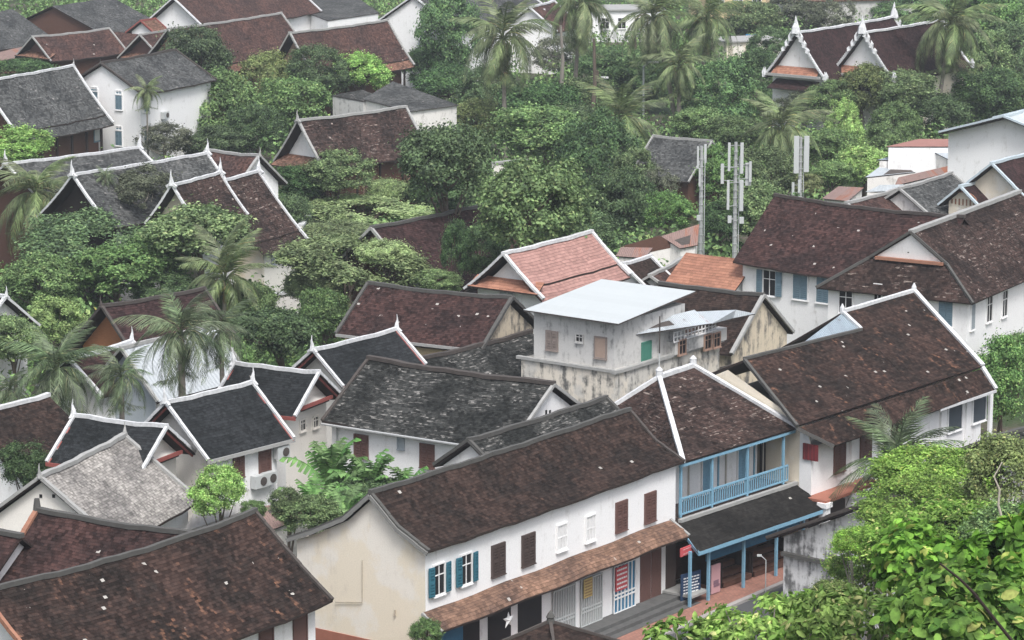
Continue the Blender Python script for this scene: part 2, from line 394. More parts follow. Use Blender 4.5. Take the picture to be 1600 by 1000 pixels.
    def make_trim(s, mat, tw, cap, vz):
        for e, k in ((-1, vz[0]), (1, vz[1])):
            if not k: continue
            m = MB(); s.verge(m, e*(s.hl-tw*.3), tw, .13, .04); m.build('verge_trim', mat, s.root)
        if cap: s.make_cap(mat, tw)
    def make_cap(s, mat, tw):
        m = MB(); n = max(3, int(s.hl*2/.7)); xs = [-s.hl+2*s.hl*i/n for i in range(n+1)]
        for a, b in zip(xs, xs[1:]): m.bar((a-.02,0,s.zr+s.dz(a)+.06),(b+.02,0,s.zr+s.dz(b)+.06), tw*1.15*random.uniform(.9,1.1), .17)
        m.build('ridge_cap', mat, s.root)
    def make_barge(s, mat, inset=.0):
        for e in (-1, 1):
            m = MB(); s.verge(m, e*(s.hl-.14), .06, .17, -.11); m.build('barge_board', mat, s.root)
    def finial(s, x, spec):
        mat, h = spec; m = MB(); e = 1 if x > 0 else -1
        pts = [(x, 0, s.zr+.0), (x, 0, s.zr+h*.35), (x+e*h*.07, 0, s.zr+h*.65), (x+e*h*.02, 0, s.zr+h)]
        m.tube(pts, [h*.2, h*.13, h*.055, .012], 6)
        for sd in (-1, 1): m.bar((x, 0, s.zr+h*.15), (x, sd*h*.34, s.zr-.08), h*.16, h*.16)
        m.build('finial', mat, s.root)
    # ---- parts on walls; side f = toward the viewer's side of the ridge, a / b = the two gables
    def place(s, side, px, py, dep=0):
        if side == 'f':
            x, y, z = s.hit(px, py, 'y', -s.wy-dep); return Vector((x, -s.wy-dep, z)), 0
        if side == 'a':
            x, y, z = s.hit(px, py, 'x', -s.hx-dep); return Vector((-s.hx-dep, y, z)), -pi/2
        x, y, z = s.hit(px, py, 'x', s.hx+dep); return Vector((s.hx+dep, y, z)), pi/2
    def win(s, side, px, py, wd, ht, style, c1=None, c2=None, label=None):
        p, rz = s.place(side, px, py)
        if side == 'f': p.z = min(p.z, s.ze-.25-ht/2)
        return window(s.root, p, rz, wd, ht, style, c1, c2, label)
    def gable_pent(s, e, z, depth, drop, mat, half=None, inset=.15):
        """small skirt roof across a gable"""
        hy = half or s.wy; m = MB(); x0 = e*(s.hx-.02); x1 = e*(s.hx+depth)
        q = [(x0,-hy,z),(x0,hy,z),(x1,hy+inset,z-drop),(x1,-hy-inset,z-drop)]
        ln = math.hypot(depth, drop); uv = [(-hy,0),(hy,0),(hy,ln),(-hy,ln)]
        if e < 0: m.poly(q, uv)
        else: m.poly(q[::-1], uv[::-1])
        q2 = [(a, b, c-.08) for a, b, c in q]
        m.poly(q2[::-1] if e < 0 else q2, m=1)
        for i in range(4): j = (i+1) % 4; m.poly([q[i], q2[i], q2[j], q[j]], m=1)
        return m.build('gable_skirt_roof', [mat, DKW()], s.root)

_wc = {}
def window(root, p, rz, wd, ht, style, c1=None, c2=None, label=None, nm=None):
    c1 = c1 or WPT(); c2 = c2 or TBR()
    def mk(key, fn, mats):
        if key not in _wc:
            m = MB(); fn(m); _wc[key] = m.mesh(key[0], mats)
        return _wc[key]
    def put(name, me, par, loc=(0,0,0), r=0):
        o = bpy.data.objects.new(name, me); o.location = loc; o.rotation_euler = (0, 0, r); return link(o, par)
    k = (round(wd, 2), round(ht, 2), c1.name, c2.name)
    def frame(m):
        t = .06
        for sx in (-1, 1): m.box((sx*(wd/2+t/2), -.03, 0), (t, .1, ht+2*t))
        for sz in (-1, 1): m.box((0, -.03, sz*(ht/2+t/2)), (wd, .1, t))
        m.box((0, -.05, -ht/2-t-.02), (wd+.15, .13, .04))
    def leafp(m, w2=wd/2-.025, h2=ht):
        m.box((0, 0, 0), (w2, .035, h2))
        n = int(h2/.11)
        for i in range(n): 
            if abs(i-n/2) > .6: m.box((0, -.034, -h2/2+.06+i*(h2-.12)/max(1, n-1)), (w2-.1, .04, .045))
        for sx in (-1, 1): m.box((sx*(w2/2-.025), -.03, 0), (.05, .03, h2))
        for sz in (-1, 0, 1): m.box((0, -.031, sz*(h2/2-.03)), (w2-.1, .028, .06))
    def pane(m):
        m.box((0, 0, 0), (wd, .02, ht))
    def mull(m):
        m.box((0, -.02, 0), (.04, .03, ht)); m.box((0, -.02, ht*.16), (wd, .028, .04))
    w0 = put(nm or ('door' if style.startswith('door') else 'window'), mk(('window_frame',)+k, frame, [c1]), root, p, rz)
    if label: w0['label'] = label
    if style in ('shut', 'door'):
        sh = mk(('shutter',)+k, leafp, [c2])
        for sx in (-1, 1): put('shutter', sh, w0, (sx*(wd/4), -.035, 0))
    elif style in ('open', 'dooropen'):
        put('pane', mk(('pane',)+k, pane, [BKP()]), w0, (0, -.02, 0)); put('glazing_bar', mk(('bar',)+k, mull, [c1]), w0, (0, -.02, 0))
        sh = mk(('shutter',)+k, leafp, [c2])
        for sx in (-1, 1): put('shutter', sh, w0, (sx*(wd*.75+.05), -.1, 0), sx*.12)
    elif style == 'half':
        put('pane', mk(('pane',)+k, pane, [BKP()]), w0, (0, -.02, 0))
        sh = mk(('shutter',)+k, leafp, [c2]); put('shutter', sh, w0, (wd*.25, -.05, 0)); put('shutter', sh, w0, (-wd*.5-.05, -.3, 0), -1.2)
    elif style == 'dark':
        put('pane', mk(('pane',)+k, pane, [c2 if c2 is not TBR() else BKP()]), w0, (0, -.02, 0)); put('glazing_bar', mk(('bar',)+k, mull, [c1]), w0, (0, -.02, 0))
    elif style == 'vent':
        def vent(m):
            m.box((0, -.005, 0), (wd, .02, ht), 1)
            n = 6
            for i in range(n+1): m.box((-wd/2+i*wd/n, -.03, 0), (.05, .05, ht))
            for i in (0, 2, 4): m.box((0, -.03, -ht/2+i*ht/4), (wd, .048, .05))
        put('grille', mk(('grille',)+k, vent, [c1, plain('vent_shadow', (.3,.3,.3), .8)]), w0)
    elif style == 'board':
        put('board', mk(('board',)+k, pane, [c2]), w0, (0, -.04, 0))
    return w0

def poly_roof(parent, fr, faces, mat, name='roof', under=None, th=.1):
    """hipped or odd roof planes given as lists of sighted corners (px, py, z); uv follows eave direction (first edge = ridge/upper)"""
    m = MB()
    for f in faces:
        pts = [Vector(fr.inv(P(*q))) if len(q) == 3 and not isinstance(q, Vector) else Vector(q) for q in f]
        slab(m, pts, th)
    return m.build(name, [mat, under or DKW()], parent)
def slab(m, pts, th=.1):
    nr = Vector((0, 0, 0))
    for i in range(len(pts)): nr += pts[i].cross(pts[(i+1) % len(pts)])
    if nr.z < 0: pts = pts[::-1]; nr = -nr
    nr.normalize()
    h = Vector((nr.x, nr.y, 0)); h = h.normalized() if h.length > .01 else Vector((0, -1, 0))
    al = Vector((-h.y, h.x, 0)); dn = nr.cross(al)
    uv = [(p.dot(al), p.dot(dn)) for p in pts]
    m.poly(pts, uv); low = [p-nr*th for p in pts]; m.poly(low[::-1], m=1)
    for i in range(len(pts)): j = (i+1) % len(pts); m.poly([pts[i], low[i], low[j], pts[j]], m=1)

# ------------------------------------------------------------------ the setting: ground, hillside, street
def hill(x, y):
    if y < 112: return 34*max(0, 1-max(y, -20)/112)**1.5
    return 0.0
def grid_ground():
    m = MB(); xs = list(range(-160, 161, 10)); ys = list(range(-30, 130, 6))
    for a, b in zip(ys, ys[1:]):
        for c, d in zip(xs, xs[1:]):
            m.poly([(c,a,hill(c,a)),(d,a,hill(d,a)),(d,b,hill(d,b)),(c,b,hill(c,b))])
    y0 = ys[-1]
    X = [-2500,-160,160,2500]; Y = [-30, y0, 3000]
    for i in range(3): m.poly([(X[i],Y[1],0),(X[i+1],Y[1],0),(X[i+1],Y[2],0),(X[i],Y[2],0)])
    for i in (0, 2): m.poly([(X[i],-30,0),(X[i+1],-30,0),(X[i+1],y0,0),(X[i],y0,0)])
    g = N('ground_earth'); tc = g.n('TexCoord').outputs['Object']
    a = g.noise(tc, .12, 6, .65); b = g.noise(tc, 1.5, 6, .7)
    c = g.mix(g.smooth(a, .4, .6), (.035,.06,.018), (.09,.075,.055)); c = g.mix(g.smooth(b, .45, .7), c, (.03,.045,.02))
    g.link(c, g.b.inputs['Base Color']); g.bump(b, 1, .1)
    return tag(m.build('ground', g.mat), kind='structure')
grid_ground()

# street frame: along the shop fronts
_a = P(668, 862, 6.2); _b = P(1065, 722, 6.2)
ST = Frame(_b, math.atan2(_b.y-_a.y, _b.x-_a.x))

# ------------------------------------------------------------------ 1 the long shophouse in front
h = House('shophouse', 'long white shophouse with brown roof, blank cream gable and teal shutters beside the pavement', (578,772), (985,640), 7.8, (668,862), 'A', prof='kick', roof=RB(), wall=WH(), ends=CR(), ov=.28, og=.22, sag=.05, back=1.5)
MAIN = h
m = MB(); h.verge(m, -h.hl+.06, .15, .13, -.01); m.build('verge_trim', TG(), h.root)
m = MB(); h.verge(m, -h.hl-.05, .05, .15, -.1); m.build('barge_board', plain('barge_grey', (.2,.2,.19), .9), h.root)
m = MB(); h.verge(m, h.hl-.04, .14, .1, .02); m.build('verge_trim', TD(), h.root)
h.make_cap(TG(), .13)
for px, py in ((684.5,905),(727,889)): h.win('f', px, py, .64, 1.15, 'open', WPT(), TEA(), label='window with open teal shutters')
for px, py in ((777.5,874),(824.5,858)): h.win('f', px, py, .76, 1.15, 'shut', TBR2(), TBR2(), label='closed dark brown shutters')
for px, py in ((877,839),(921.5,825)): h.win('f', px, py, .62, 1.0, 'vent', WH(), WH(), label='white ventilation grille')
for px, py in ((970,806),(1015,792)): h.win('f', px, py, .72, 1.15, 'shut', TBR(), TBR(), label='closed reddish brown shutters')
# plinth on the gable, pipe, drain
m = MB(); zp_ = h.hit(545, 992, 'x', -h.hx)[2]; print('plinth', zp_); zp_ = min(max(zp_, .6), 2.2); m.box((-h.hx-.02, .65, zp_/2), (.05, h.wy*2+1.4, zp_)); m.build('plinth', PLW(), h.root)
def gp(px, py): x, y, z = h.hit(px, py, 'x', -h.hx-.06); return (-h.hx-.06, y, z)
m = MB(); m.tube([gp(566,875), gp(566,941)], .014); m.tube([gp(566,941), gp(524,941)], .018); m.tube([gp(617,953), gp(617,962)], .04); m.build('drain_pipe', plain('pipe_cream', (.4,.35,.28), .8), h.root)
# tiled awning over the shop fronts
xa = h.hit(662, 955, 'y', -h.wy-.1)[0]-.1; xa = max(xa, -h.hl); xb = h.hit(1047, 822, 'y', -h.wy)[0]; zt = h.hit(1047, 822, 'y', -h.wy)[2]
zt0 = h.hit(668, 944, 'y', -h.wy)[2]; zt = (zt+zt0)/2
print('awning', xa, xb, zt, zt0, 'wy', h.wy, h.hl, 'eave', h.ze)
m = MB(); dp = .95; dr = .55; n = 16
for i in range(n):
    a = xa+(xb-xa)*i/n; b = xa+(xb-xa)*(i+1)/n
    za = zt+.03*sin(a*1.3); zb = zt+.03*sin(b*1.3)
    pr = [(0, 0), (.35, .12), (.7, .3), (dp, dr)]
    for (y0, d0), (y1, d1) in zip(pr, pr[1:]):
        m.poly([(a,-h.wy-y1,za-d1),(b,-h.wy-y1,zb-d1),(b,-h.wy-y0,zb-d0),(a,-h.wy-y0,za-d0)], [(a,y1*1.2),(b,y1*1.2),(b,y0*1.2),(a,y0*1.2)])
    m.poly([(a,-h.wy-dp,za-dr-.07),(b,-h.wy-dp,zb-dr-.07),(b,-h.wy-dp,zb-dr),(a,-h.wy-dp,za-dr)], m=1)
    m.poly([(a,-h.wy,za-.1),(b,-h.wy,zb-.1),(b,-h.wy-dp,zb-dr-.08),(a,-h.wy-dp,za-dr-.08)], m=1)
m.build('awning', [RAW(), DKW()], h.root)
m = MB(); m.bar((xb,-h.wy,zt),(xb,-h.wy-dp,zt-dr), .12, .12); m.build('verge_trim', TL(), h.root)
m = MB(); m.bar((xa,-h.wy,zt),(xa,-h.wy-dp,zt-dr), .1, .12); m.build('verge_trim', TL(), h.root)
# shop fronts: openings between the white piers
fl = .45
y = -h.wy
def fx(px, py): return h.hit(px, py, 'y', -h.wy)[0]
def front(nm, x0, x1, z1, mat, y=y):
    m = MB(); m.box(((x0+x1)/2, y-.02, (fl+z1)/2), (x1-x0, .05, z1-fl)); return m.build(nm, mat, h.root)
def gate(x0, x1, z1, mat, back, nb=9, label=None, low=True):
    m = MB(); m.box(((x0+x1)/2, y-.04, (fl+z1)/2), (x1-x0, .04, z1-fl)); g = m.build('door', back, h.root)
    if label: g['label'] = label
    m = MB()
    for i in range(nb+1): m.box((x0+(x1-x0)*i/nb, y-.085, (fl+z1)/2), (.05, .04, z1-fl))
    for t in (0, .3, .38, 1): m.box(((x0+x1)/2, y-.09, fl+(z1-fl)*t), (x1-x0+.05, .045, .06))
    m.build('bars', mat, g)
    return g
GZ = 2.55
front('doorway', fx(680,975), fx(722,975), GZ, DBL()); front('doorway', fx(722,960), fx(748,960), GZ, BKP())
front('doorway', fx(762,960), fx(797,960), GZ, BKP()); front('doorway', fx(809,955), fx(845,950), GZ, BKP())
gate(fx(862,930), fx(896,925), GZ-.15, GPL(), STE(), 9, 'pale grey folding metal gate'); gate(fx(906,915), fx(938,910), GZ-.15, GPL(), STE(), 9)
gate(fx(957,915), fx(990,905), GZ-.1, WPT(), DBL(), 6, 'white barred gate with a red poster')
front('doorway', fx(1000,890), fx(1016,885), GZ+.05, TBR()); front('doorway', fx(1017.5,890), fx(1032,885), GZ+.05, TBR())
m = MB(); x0 = fx(1040,880); m.box(((x0+h.hx)/2, y+.2, 1.35), (h.hx-x0, .5, 2.4)); m.build('doorway', TBR2(), h.root)
m = MB(); m.box(((fx(845,930)+fx(945,910))/2, y-.06, GZ), (fx(945,910)-fx(845,930), .06, .08)); m.build('lintel', TD(), h.root)
# posters and signs: each hangs on the shop, so a thing of its own
def sign(name, label, cat, fr, c, sz, mat, rz, marks=None, mm=None, parent=None):
    o = empty(name, fr.fwd(*c), rz, label, cat)
    m = MB(); m.box((0, 0, 0), sz); m.build('panel', mat, o)
    if marks:
        m = MB()
        for bx, bz, bw, bh in marks: m.box((bx, -sz[1]/2-.008, bz), (bw, .014, bh))
        m.build('lettering', mm or WPT(), o)
    return o
PRD = plain('poster_red', (.5,.09,.1), .6, .1, 4); PNK = plain('poster_pink', (.5,.3,.32), .7, .15, 3); PYL = plain('poster_yellow', (.5,.38,.16), .7, .15, 5)
PBL = plain('board_blue', (.02,.045,.1), .7, .3, 5)
def scribble(w_, h_, rows, seed):
    r = random.Random(seed); out = []
    for i in range(rows):
        z = h_*(.38-.76*i/(rows-1)); x = -w_*.42
        while x < w_*.38:
            l = r.uniform(.05, .12)*w_*1.6; l = min(l, w_*.44-x); out.append((x+l/2, z, l, h_*.34/rows)); x += l+w_*.04
    return out
sign('poster', 'red poster with pale lettering hung on the white barred gate', 'poster', h, (fx(966,917), y-.16, fl+1.45), (.85, .03, 1.0), PRD, h.az, scribble(.85, 1.0, 5, 3))
sign('poster', 'faded yellow poster on the grey folding gate', 'poster', h, (fx(914,928), y-.15, fl+1.6), (.6, .03, .8), PYL, h.az, scribble(.6, .8, 6, 5), plain('ink_brown', (.3,.2,.1)))
sign('shop_sign', 'long red sign board hanging under the tile awning end', 'sign', h, (fx(1046,862)-.25, -h.wy-1.2, 2.5), (1.5, .06, .36), PRD, h.az, scribble(1.4, .25, 2, 8), plain('ink_pink', (.6,.3,.3)))
# star lantern and iron bracket
st = empty('star_lantern', h.fwd(fx(775,955), -h.wy-.6, 2.25), h.az, 'white paper star lantern hanging under the tile awning', 'lantern')
m = MB()
pts = [(.36*(1 if k % 2 == 0 else .42)*sin(k*pi/5), .36*(1 if k % 2 == 0 else .42)*cos(k*pi/5)) for k in range(10)]
for k in range(10):
    a, b = pts[k], pts[(k+1) % 10]
    m.poly([(a[0],0,a[1]),(b[0],0,b[1]),(0,-.1,0)]); m.poly([(b[0],0,b[1]),(a[0],0,a[1]),(0,.1,0)])
m.build('star', WPT(), st); m = MB(); m.tube([(0,0,.3),(0,0,.75)], .012); m.build('cord', TD(), st)
br = empty('iron_bracket', h.fwd(-h.hx-.0, -h.wy+.0, 0), h.az, 'curled wrought iron lamp bracket at the cream wall corner', 'bracket')
m = MB(); pts = []
for k in range(14):
    a = k/13*pi*.55; pts.append((-.15-1.0*sin(a)*1.0, -.1, 1.1+1.25*(1-cos(a)) if 0 else 1.0+1.3*sin(a)))
m.tube([(-.08,-.1,2.3),(-.6,-.1,2.3),(-.95,-.1,2.1),(-1.15,-.1,1.7),(-1.2,-.1,1.2)], .03)
m.tube([(-.75+.13*cos(a),-.1,2.1+.13*sin(a)) for a in [k*pi/5 for k in range(11)]], .02)
m.tube([(-1.2,-.1,1.25),(-1.0,-.1,1.0),(-.75,-.1,1.1),(-.08,-.1,1.15)], .025)
m.build('scroll', TD(), br)
# steps
stp = empty('stone_steps', h.fwd(0, 0, 0), h.az, 'dark grey stone steps in front of the shophouse gates', 'steps')
xs0, xs1 = fx(845,985), h.hx-.2
for i in range(3):
    m = MB(); m.box(((xs0+xs1)/2, y-.35-.33*i-.01*i, (fl-.15*i)/2), (xs1-xs0-i*.06, .9, fl-.15*i)); m.build('step', plain('stone_dark', (.1,.1,.098), .9, .45, 3), stp)
m = MB(); m.box((xs1-.1, y-.75, .52), (1.3, 1.5, .1)); m.build('slab', plain('stone_pale', (.3,.3,.29), .9, .3, 3), stp)

# ------------------------------------------------------------------ pavement and road
def strip(nm, y0, y1, z, mat, x0=-60, x1=70, kerb=None):
    m = MB(); m.poly([h.fwd(x0, y0, z), h.fwd(x1, y0, z), h.fwd(x1, y1, z), h.fwd(x0, y1, z)], [(x0, y0), (x1, y0), (x1, y1), (x0, y1)])
    if kerb: m.poly([h.fwd(x0, y0, 0), h.fwd(x1, y0, 0), h.fwd(x1, y0, z), h.fwd(x0, y0, z)])
    return tag(m.build(nm, mat), kind='structure')
pv = N('brick_paving'); uv = pv.n('TexCoord').outputs['UV']
bt = pv.n('TexBrick', {'Vector': uv, 'Scale': 1.0, 'Color1': (.36,.17,.13,1), 'Color2': (.27,.13,.1,1), 'Mortar': (.2,.13,.1,1), 'Mortar Size': .012, 'Brick Width': .24, 'Row Height': .12})
nz = pv.noise(uv, .7, 5, .65); kk = pv.math('ADD', .7, pv.math('MULTIPLY', nz, .6))
pv.link(pv.mix(1.0, bt.outputs[0], pv.n('CombineColor', {0: kk, 1: kk, 2: kk}).outputs[0], 'MULTIPLY'), pv.b.inputs['Base Color']); pv.bump(bt.outputs[1], .4, .01)
_e1 = h.hit(1190,928,'z',.13)[1]; _e0 = h.hit(960,1000,'z',.13)[1]; print('pave', _e1, _e0, h.wy)
strip('pavement', -h.wy-2.5, -h.wy+.3, .13, pv.mat, kerb=1)
strip('kerb', -h.wy-2.75, -h.wy-2.5, .135, plain('kerb_stone', (.33,.31,.3), .9, .3, 2), kerb=1)
strip('road', -h.wy-10, -h.wy-2.75, .02, plain('asphalt', (.075,.077,.08), .9, .3, 1.5))

# ------------------------------------------------------------------ 2 the blue balcony house
g = empty('balcony_house', P(1067,722,5.9).xy.to_3d(), 0, 'white house with hipped brown roof and sky blue timber balcony above a dark mossy awning', 'house')
o_ = P(1067,722,5.9); e_ = P(1245,668,5.9)
BF = Frame(o_, math.atan2(e_.y-o_.y, e_.x-o_.x)); g.rotation_euler.z = BF.az
r1 = Vector(BF.inv(P(1030,590,7.95))); r2 = Vector(BF.inv(P(1083,572,7.95))); yw = (r1.y+r2.y)/2
E1 = Vector((0,0,5.9)); E2 = Vector((BF.inv(e_)[0],0,5.9)); B1 = Vector((2.53,7.37,5.9)); B2 = Vector((E2.x,7.37,5.9))
print('blue', r1, r2, E2)
poly_roof(g, BF, [[r1, r2, E2, E1], [r1, E1, B1], [r2, r1, B1, B2]], RBL())
def sagbar(m, a, b, w_, h_, n=6):
    a = Vector(a); b = Vector(b)
    for i in range(n):
        m.bar(a+(b-a)*(i/n)+Vector((0,0,random.uniform(-.012,.012))), a+(b-a)*((i+1.03)/n), w_*random.uniform(.9,1.1), h_)
m = MB(); u_ = Vector((0,0,.05)); sagbar(m, r1+u_, r2+u_, .24, .18, 3); m.build('ridge_cap', TW(), g)
for a, b in ((r1, E1), (r1, B1), (r2, E2), (r2, B2)): m = MB(); sagbar(m, a+u_, b+u_, .22, .16); m.build('hip_cap' if a is r1 else 'verge_trim', TW(), g)
for q in (r1, r2): m = MB(); m.lathe((q.x, q.y, q.z), [(.16,-.05),(.15,.3),(.17,.34),(.1,.42),(.02,.5)], 8); m.build('finial', TW(), g)
# walls
ydo = 1.75; x1 = E2.x-.5
m = MB(); fp = [(.6,ydo),(x1,ydo),(x1,6.9),(3.0,6.9)]
for i in range(4): a, b = fp[i], fp[(i+1) % 4]; m.poly([(*a,0),(*b,0),(*b,5.7),(*a,5.7)])
m.build('wall', WH(), g)
m = MB(); m.poly([(x1,ydo,5.7),(x1,6.9,5.7),(x1,6.9,6.15),(x1,yw,7.7)]); m.build('gable_wall', CR(), g); m = MB(); m.poly([(x1-.1,ydo,5.7),(x1-.1,6.9,5.7),(x1-.1,6.9,6.15),(x1-.1,yw,7.7)][::-1]); m.build('gable_wall', CR(), g)
def bx_(px, py, yy): return BF.hit(px, py, 'y', yy)
fz = bx_(1065,803,0.15)[2]; print('balcony floor', fz, 'end', bx_(1225,742,.15))
fz = 3.45; xend = E2.x-.35
m = MB(); m.box((xend/2, ydo/2+.1, fz-.12), (xend, ydo-.2+.0, .2)); m.build('balcony_floor', TBR2(), g)
for i, px in enumerate((1063.5, 1112, 1167, 1223)):
    x = bx_(px, 760, .2)[0]; m = MB(); m.box((x, .2, (fz+5.8)/2), (.1, .1, 5.8-fz)); m.build('post', BLU(), g)
rl = MB()
for z_, t_ in ((fz+.12,.06),(fz+.78,.08)): rl.bar((.05,.2,z_),(xend,.2,z_), .07, t_)
n = int(xend/.16)
for i in range(n+1): rl.box((.05+i*(xend-.05)/n, .2, fz+.45), (.045, .045, .62))
rl.build('railing', BLU(), g)
m = MB(); m.bar((-.1,.1,5.72),(E2.x,.1,5.72), .1, .12); m.build('eave_beam', BLU(), g)
for px, py, wd in ((1104,750,.75),(1160,731,.8)):
    x = bx_(px, py, ydo)[0]; window(g, Vector((x, ydo, fz+1.1)), 0, wd, 2.0, 'door', WPT(), BLU(), 'sky blue balcony door')
for px in (1075,1121,1133,1177,1190):
    x = bx_(px, 750, ydo)[0]; m = MB(); m.box((x, ydo-.04, fz+1.1), (.07, .06, 2.3)); m.build('wall_batten', BLU() if px in (1121,1177) else plain('timber_bleached', (.5,.47,.43), .8), g)
m = MB(); x = bx_(1203, 715, ydo)[0]; m.box(((x+xend)/2+.05, ydo-.03, fz+1.15), (xend-x, .05, 2.2)); m.build('doorway', BKP(), g)
# mossy awning below
la = [Vector(BF.inv(P(1058,822,3.25))), Vector(BF.inv(P(1236,760,3.25)))]
ya = .05; zt, zb = 3.3, 2.55
xl, xr = BF.hit(1062,820,'y',ya)[0], BF.hit(1240,758,'y',ya)[0]
yb = BF.hit(1180,832,'z',zb)[1]; print('lower awning', xl, xr, yb, la)
xl2, xr2 = BF.hit(1092,868,'y',yb)[0], BF.hit(1286,797,'y',yb)[0]
a_ = [Vector((xl,ya,zt)), Vector((xr+.5,ya,zt)), Vector((xr2,yb,zb)), Vector((xl2-.0,yb,zb))]
m = MB()
n = 8
for i in range(n):
    t0, t1 = i/n, (i+1)/n; q = [a_[0].lerp(a_[1], t0), a_[0].lerp(a_[1], t1), a_[3].lerp(a_[2], t1), a_[3].lerp(a_[2], t0)]
    for k in q: k.z += .03*sin(k.x*1.9)
    slab(m, q, .08)
m.build('lower_roof', [RMD(), DKW()], g); m = MB(); slab(m, [a_[0]+Vector((-.02,0,0)), a_[3]+Vector((-.02,0,0)), Vector((xl-.6,yb+.4,zb+.1))], .08)
m.build('roof_hip', [RMD(), DKW()], g)
m = MB(); sagbar(m, a_[0]+Vector((0,0,.07)), a_[1]+Vector((0,0,.07)), .2, .14, 10); m.build('flashing', TL(), g)
m = MB(); m.bar(a_[3]-Vector((0,-.03,.1)), a_[2]-Vector((0,-.03,.1)), .08, .16); m.bar(a_[0]-Vector((.1,0,.15)), a_[3]-Vector((0,0,.1)), .08, .14); m.build('fascia', BLU(), g)
for px, py in ((1078,900),(1107,890),(1162,870),(1213,850),(1255,830)):
    x = BF.hit(px, py, 'y', yb+.35)[0]; m = MB(); m.box((x, yb+.35, (zb)/2), (.11, .11, zb-.05)); m.build('post', BLU(), g)
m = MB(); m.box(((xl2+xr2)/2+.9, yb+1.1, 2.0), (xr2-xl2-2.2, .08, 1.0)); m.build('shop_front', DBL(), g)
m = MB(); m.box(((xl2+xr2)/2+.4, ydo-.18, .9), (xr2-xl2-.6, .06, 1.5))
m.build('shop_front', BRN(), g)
# slatted display platforms under the awning
for k, (xa_, xb_, lab) in enumerate(((BF.hit(1128,905,'y',yb+1.0)[0], BF.hit(1172,885,'y',yb+1.0)[0], 'dark slatted display platform right of the pink menu board'), (BF.hit(1176,884,'y',yb+1.0)[0], BF.hit(1236,850,'y',yb+1.0)[0], 'dark slatted display platform at the far end below the mossy awning'))):
    b = empty('display_platform', BF.fwd((xa_+xb_)/2, yb+1.9, .13), BF.az, lab, 'platform'); wd_ = xb_-xa_
    for j in range(4):
        m = MB(); m.box((0, -.8+j*.45, .22+j*.24), (wd_, .4, .05)); m.box((0, -.98+j*.45, .12+j*.24), (wd_, .04, .2)); m.build('shelf', BRN(), b)
    for sx in (-1, 1): m = MB(); m.box((sx*wd_/2, 0, .55), (.06, 1.8, 1.1)); m.build('side_panel', DKW(), b)
c = BF.hit(1117, 912, 'z', .15)
sign('sign_board', 'pale pink menu board standing between the blue posts', 'sign', BF, (BF.hit(1118,905,'y',yb+.7)[0], yb+.7, .8), (.62, .05, 1.25), PNK, BF.az, [(0,-.15,.35,.18),(.05,-.3,.4,.1)], plain('ink_mauve', (.2,.12,.16)))
sign('sign_board', 'dark blue chalkboard with white writing beside the first blue post', 'sign', BF, (BF.hit(1079,915,'y',yb+.75)[0], yb+.75, .85), (1.2, .05, 1.15), PBL, BF.az-.1, scribble(1.1, 1.0, 7, 11))
# small lamp post at the pavement edge
lp = empty('street_lamp', BF.fwd(*BF.hit(1196, 925, 'z', .13)), 0, 'slim grey lamp post on the brick pavement before the mossy awning', 'lamp post')
m = MB(); m.tube([(0,0,0),(0,0,1.4)], .025); m.tube([(0,0,1.4),(-.2,0,1.58)], .02); m.build('pole', GPL(), lp); m = MB(); m.box((-.28,0,1.6), (.2,.12,.07)); m.build('lamp_head', GPL(), lp)

# ------------------------------------------------------------------ 3 big brown house on the right
g = empty('large_house', (0,0,0), 0, 'big white house with stepped brown roof ridge and red plaque, right of the balcony house', 'house')
t_ = (P(1245,665,6.2), P(1535,572,6.2)); RF = Frame(t_[0], math.atan2(t_[1].y-t_[0].y, t_[1].x-t_[0].x)); g.location = RF.o; g.rotation_euler.z = RF.az
L_ = lambda px, py, z: Vector(RF.inv(P(px, py, z)))
A1 = L_(1163,562,8.2); A2 = L_(1345,516,8.2); T1 = L_(1245,665,6.2); Tm = L_(1425,608,6.2); T2 = L_(1535,572,6.2)
_n = (T2-T1).cross(A1-T1)
def onpl(px, py):
    o = Vector(RF.inv((0,0,CAMZ))); d = Vector(RF.inv(P(px,py,0)))-o; return o+d*((T1-o).dot(_n)/d.dot(_n))
A2 = onpl(1345,516); Tm = T1.lerp(T2, .62); C1 = onpl(1316,488); C2 = onpl(1428,455); print('big', A1, A2, T1, Tm, T2, C1, C2, L_(1300,695,5.2), L_(1556,608,5.2))
def grid_plane(m, q, nx, ny, amp=.05, th=.1):
    rr = random.random()*9
    def pt(i, j):
        p = q[0].lerp(q[1], i/nx).lerp(q[3].lerp(q[2], i/nx), j/ny)
        e = sin(pi*i/nx)*sin(pi*j/ny)
        return p+Vector((0,0,-amp*e+amp*.35*sin(p.x*1.3+rr)*sin(pi*j/ny)))
    nr = (q[1]-q[0]).cross(q[3]-q[0]); fl_ = nr.z < 0; nr = -nr if fl_ else nr; nr.normalize()
    hh = Vector((nr.x, nr.y, 0)).normalized(); al = Vector((-hh.y, hh.x, 0)); dn = nr.cross(al)
    for i in range(nx):
        for j in range(ny):
            p = [pt(i,j), pt(i+1,j), pt(i+1,j+1), pt(i,j+1)]; p = p[::-1] if fl_ else p
            m.poly(p, [(a.dot(al), a.dot(dn)) for a in p])
    low = [a-nr*th for a in (q[::-1] if fl_ else q)]; qq = q[::-1] if fl_ else q
    m.poly(low[::-1], m=1)
    for i in range(4): j = (i+1) % 4; m.poly([qq[i], low[i], low[j], qq[j]], m=1)
A2b = A2; dT = Vector((0,0,-.12))
m = MB(); grid_plane(m, [A1, A2b, Tm, T1], 8, 5); grid_plane(m, [C1, C2, T2, Tm], 6, 6)
Bk = 2*A1.y-T1.y+1.2
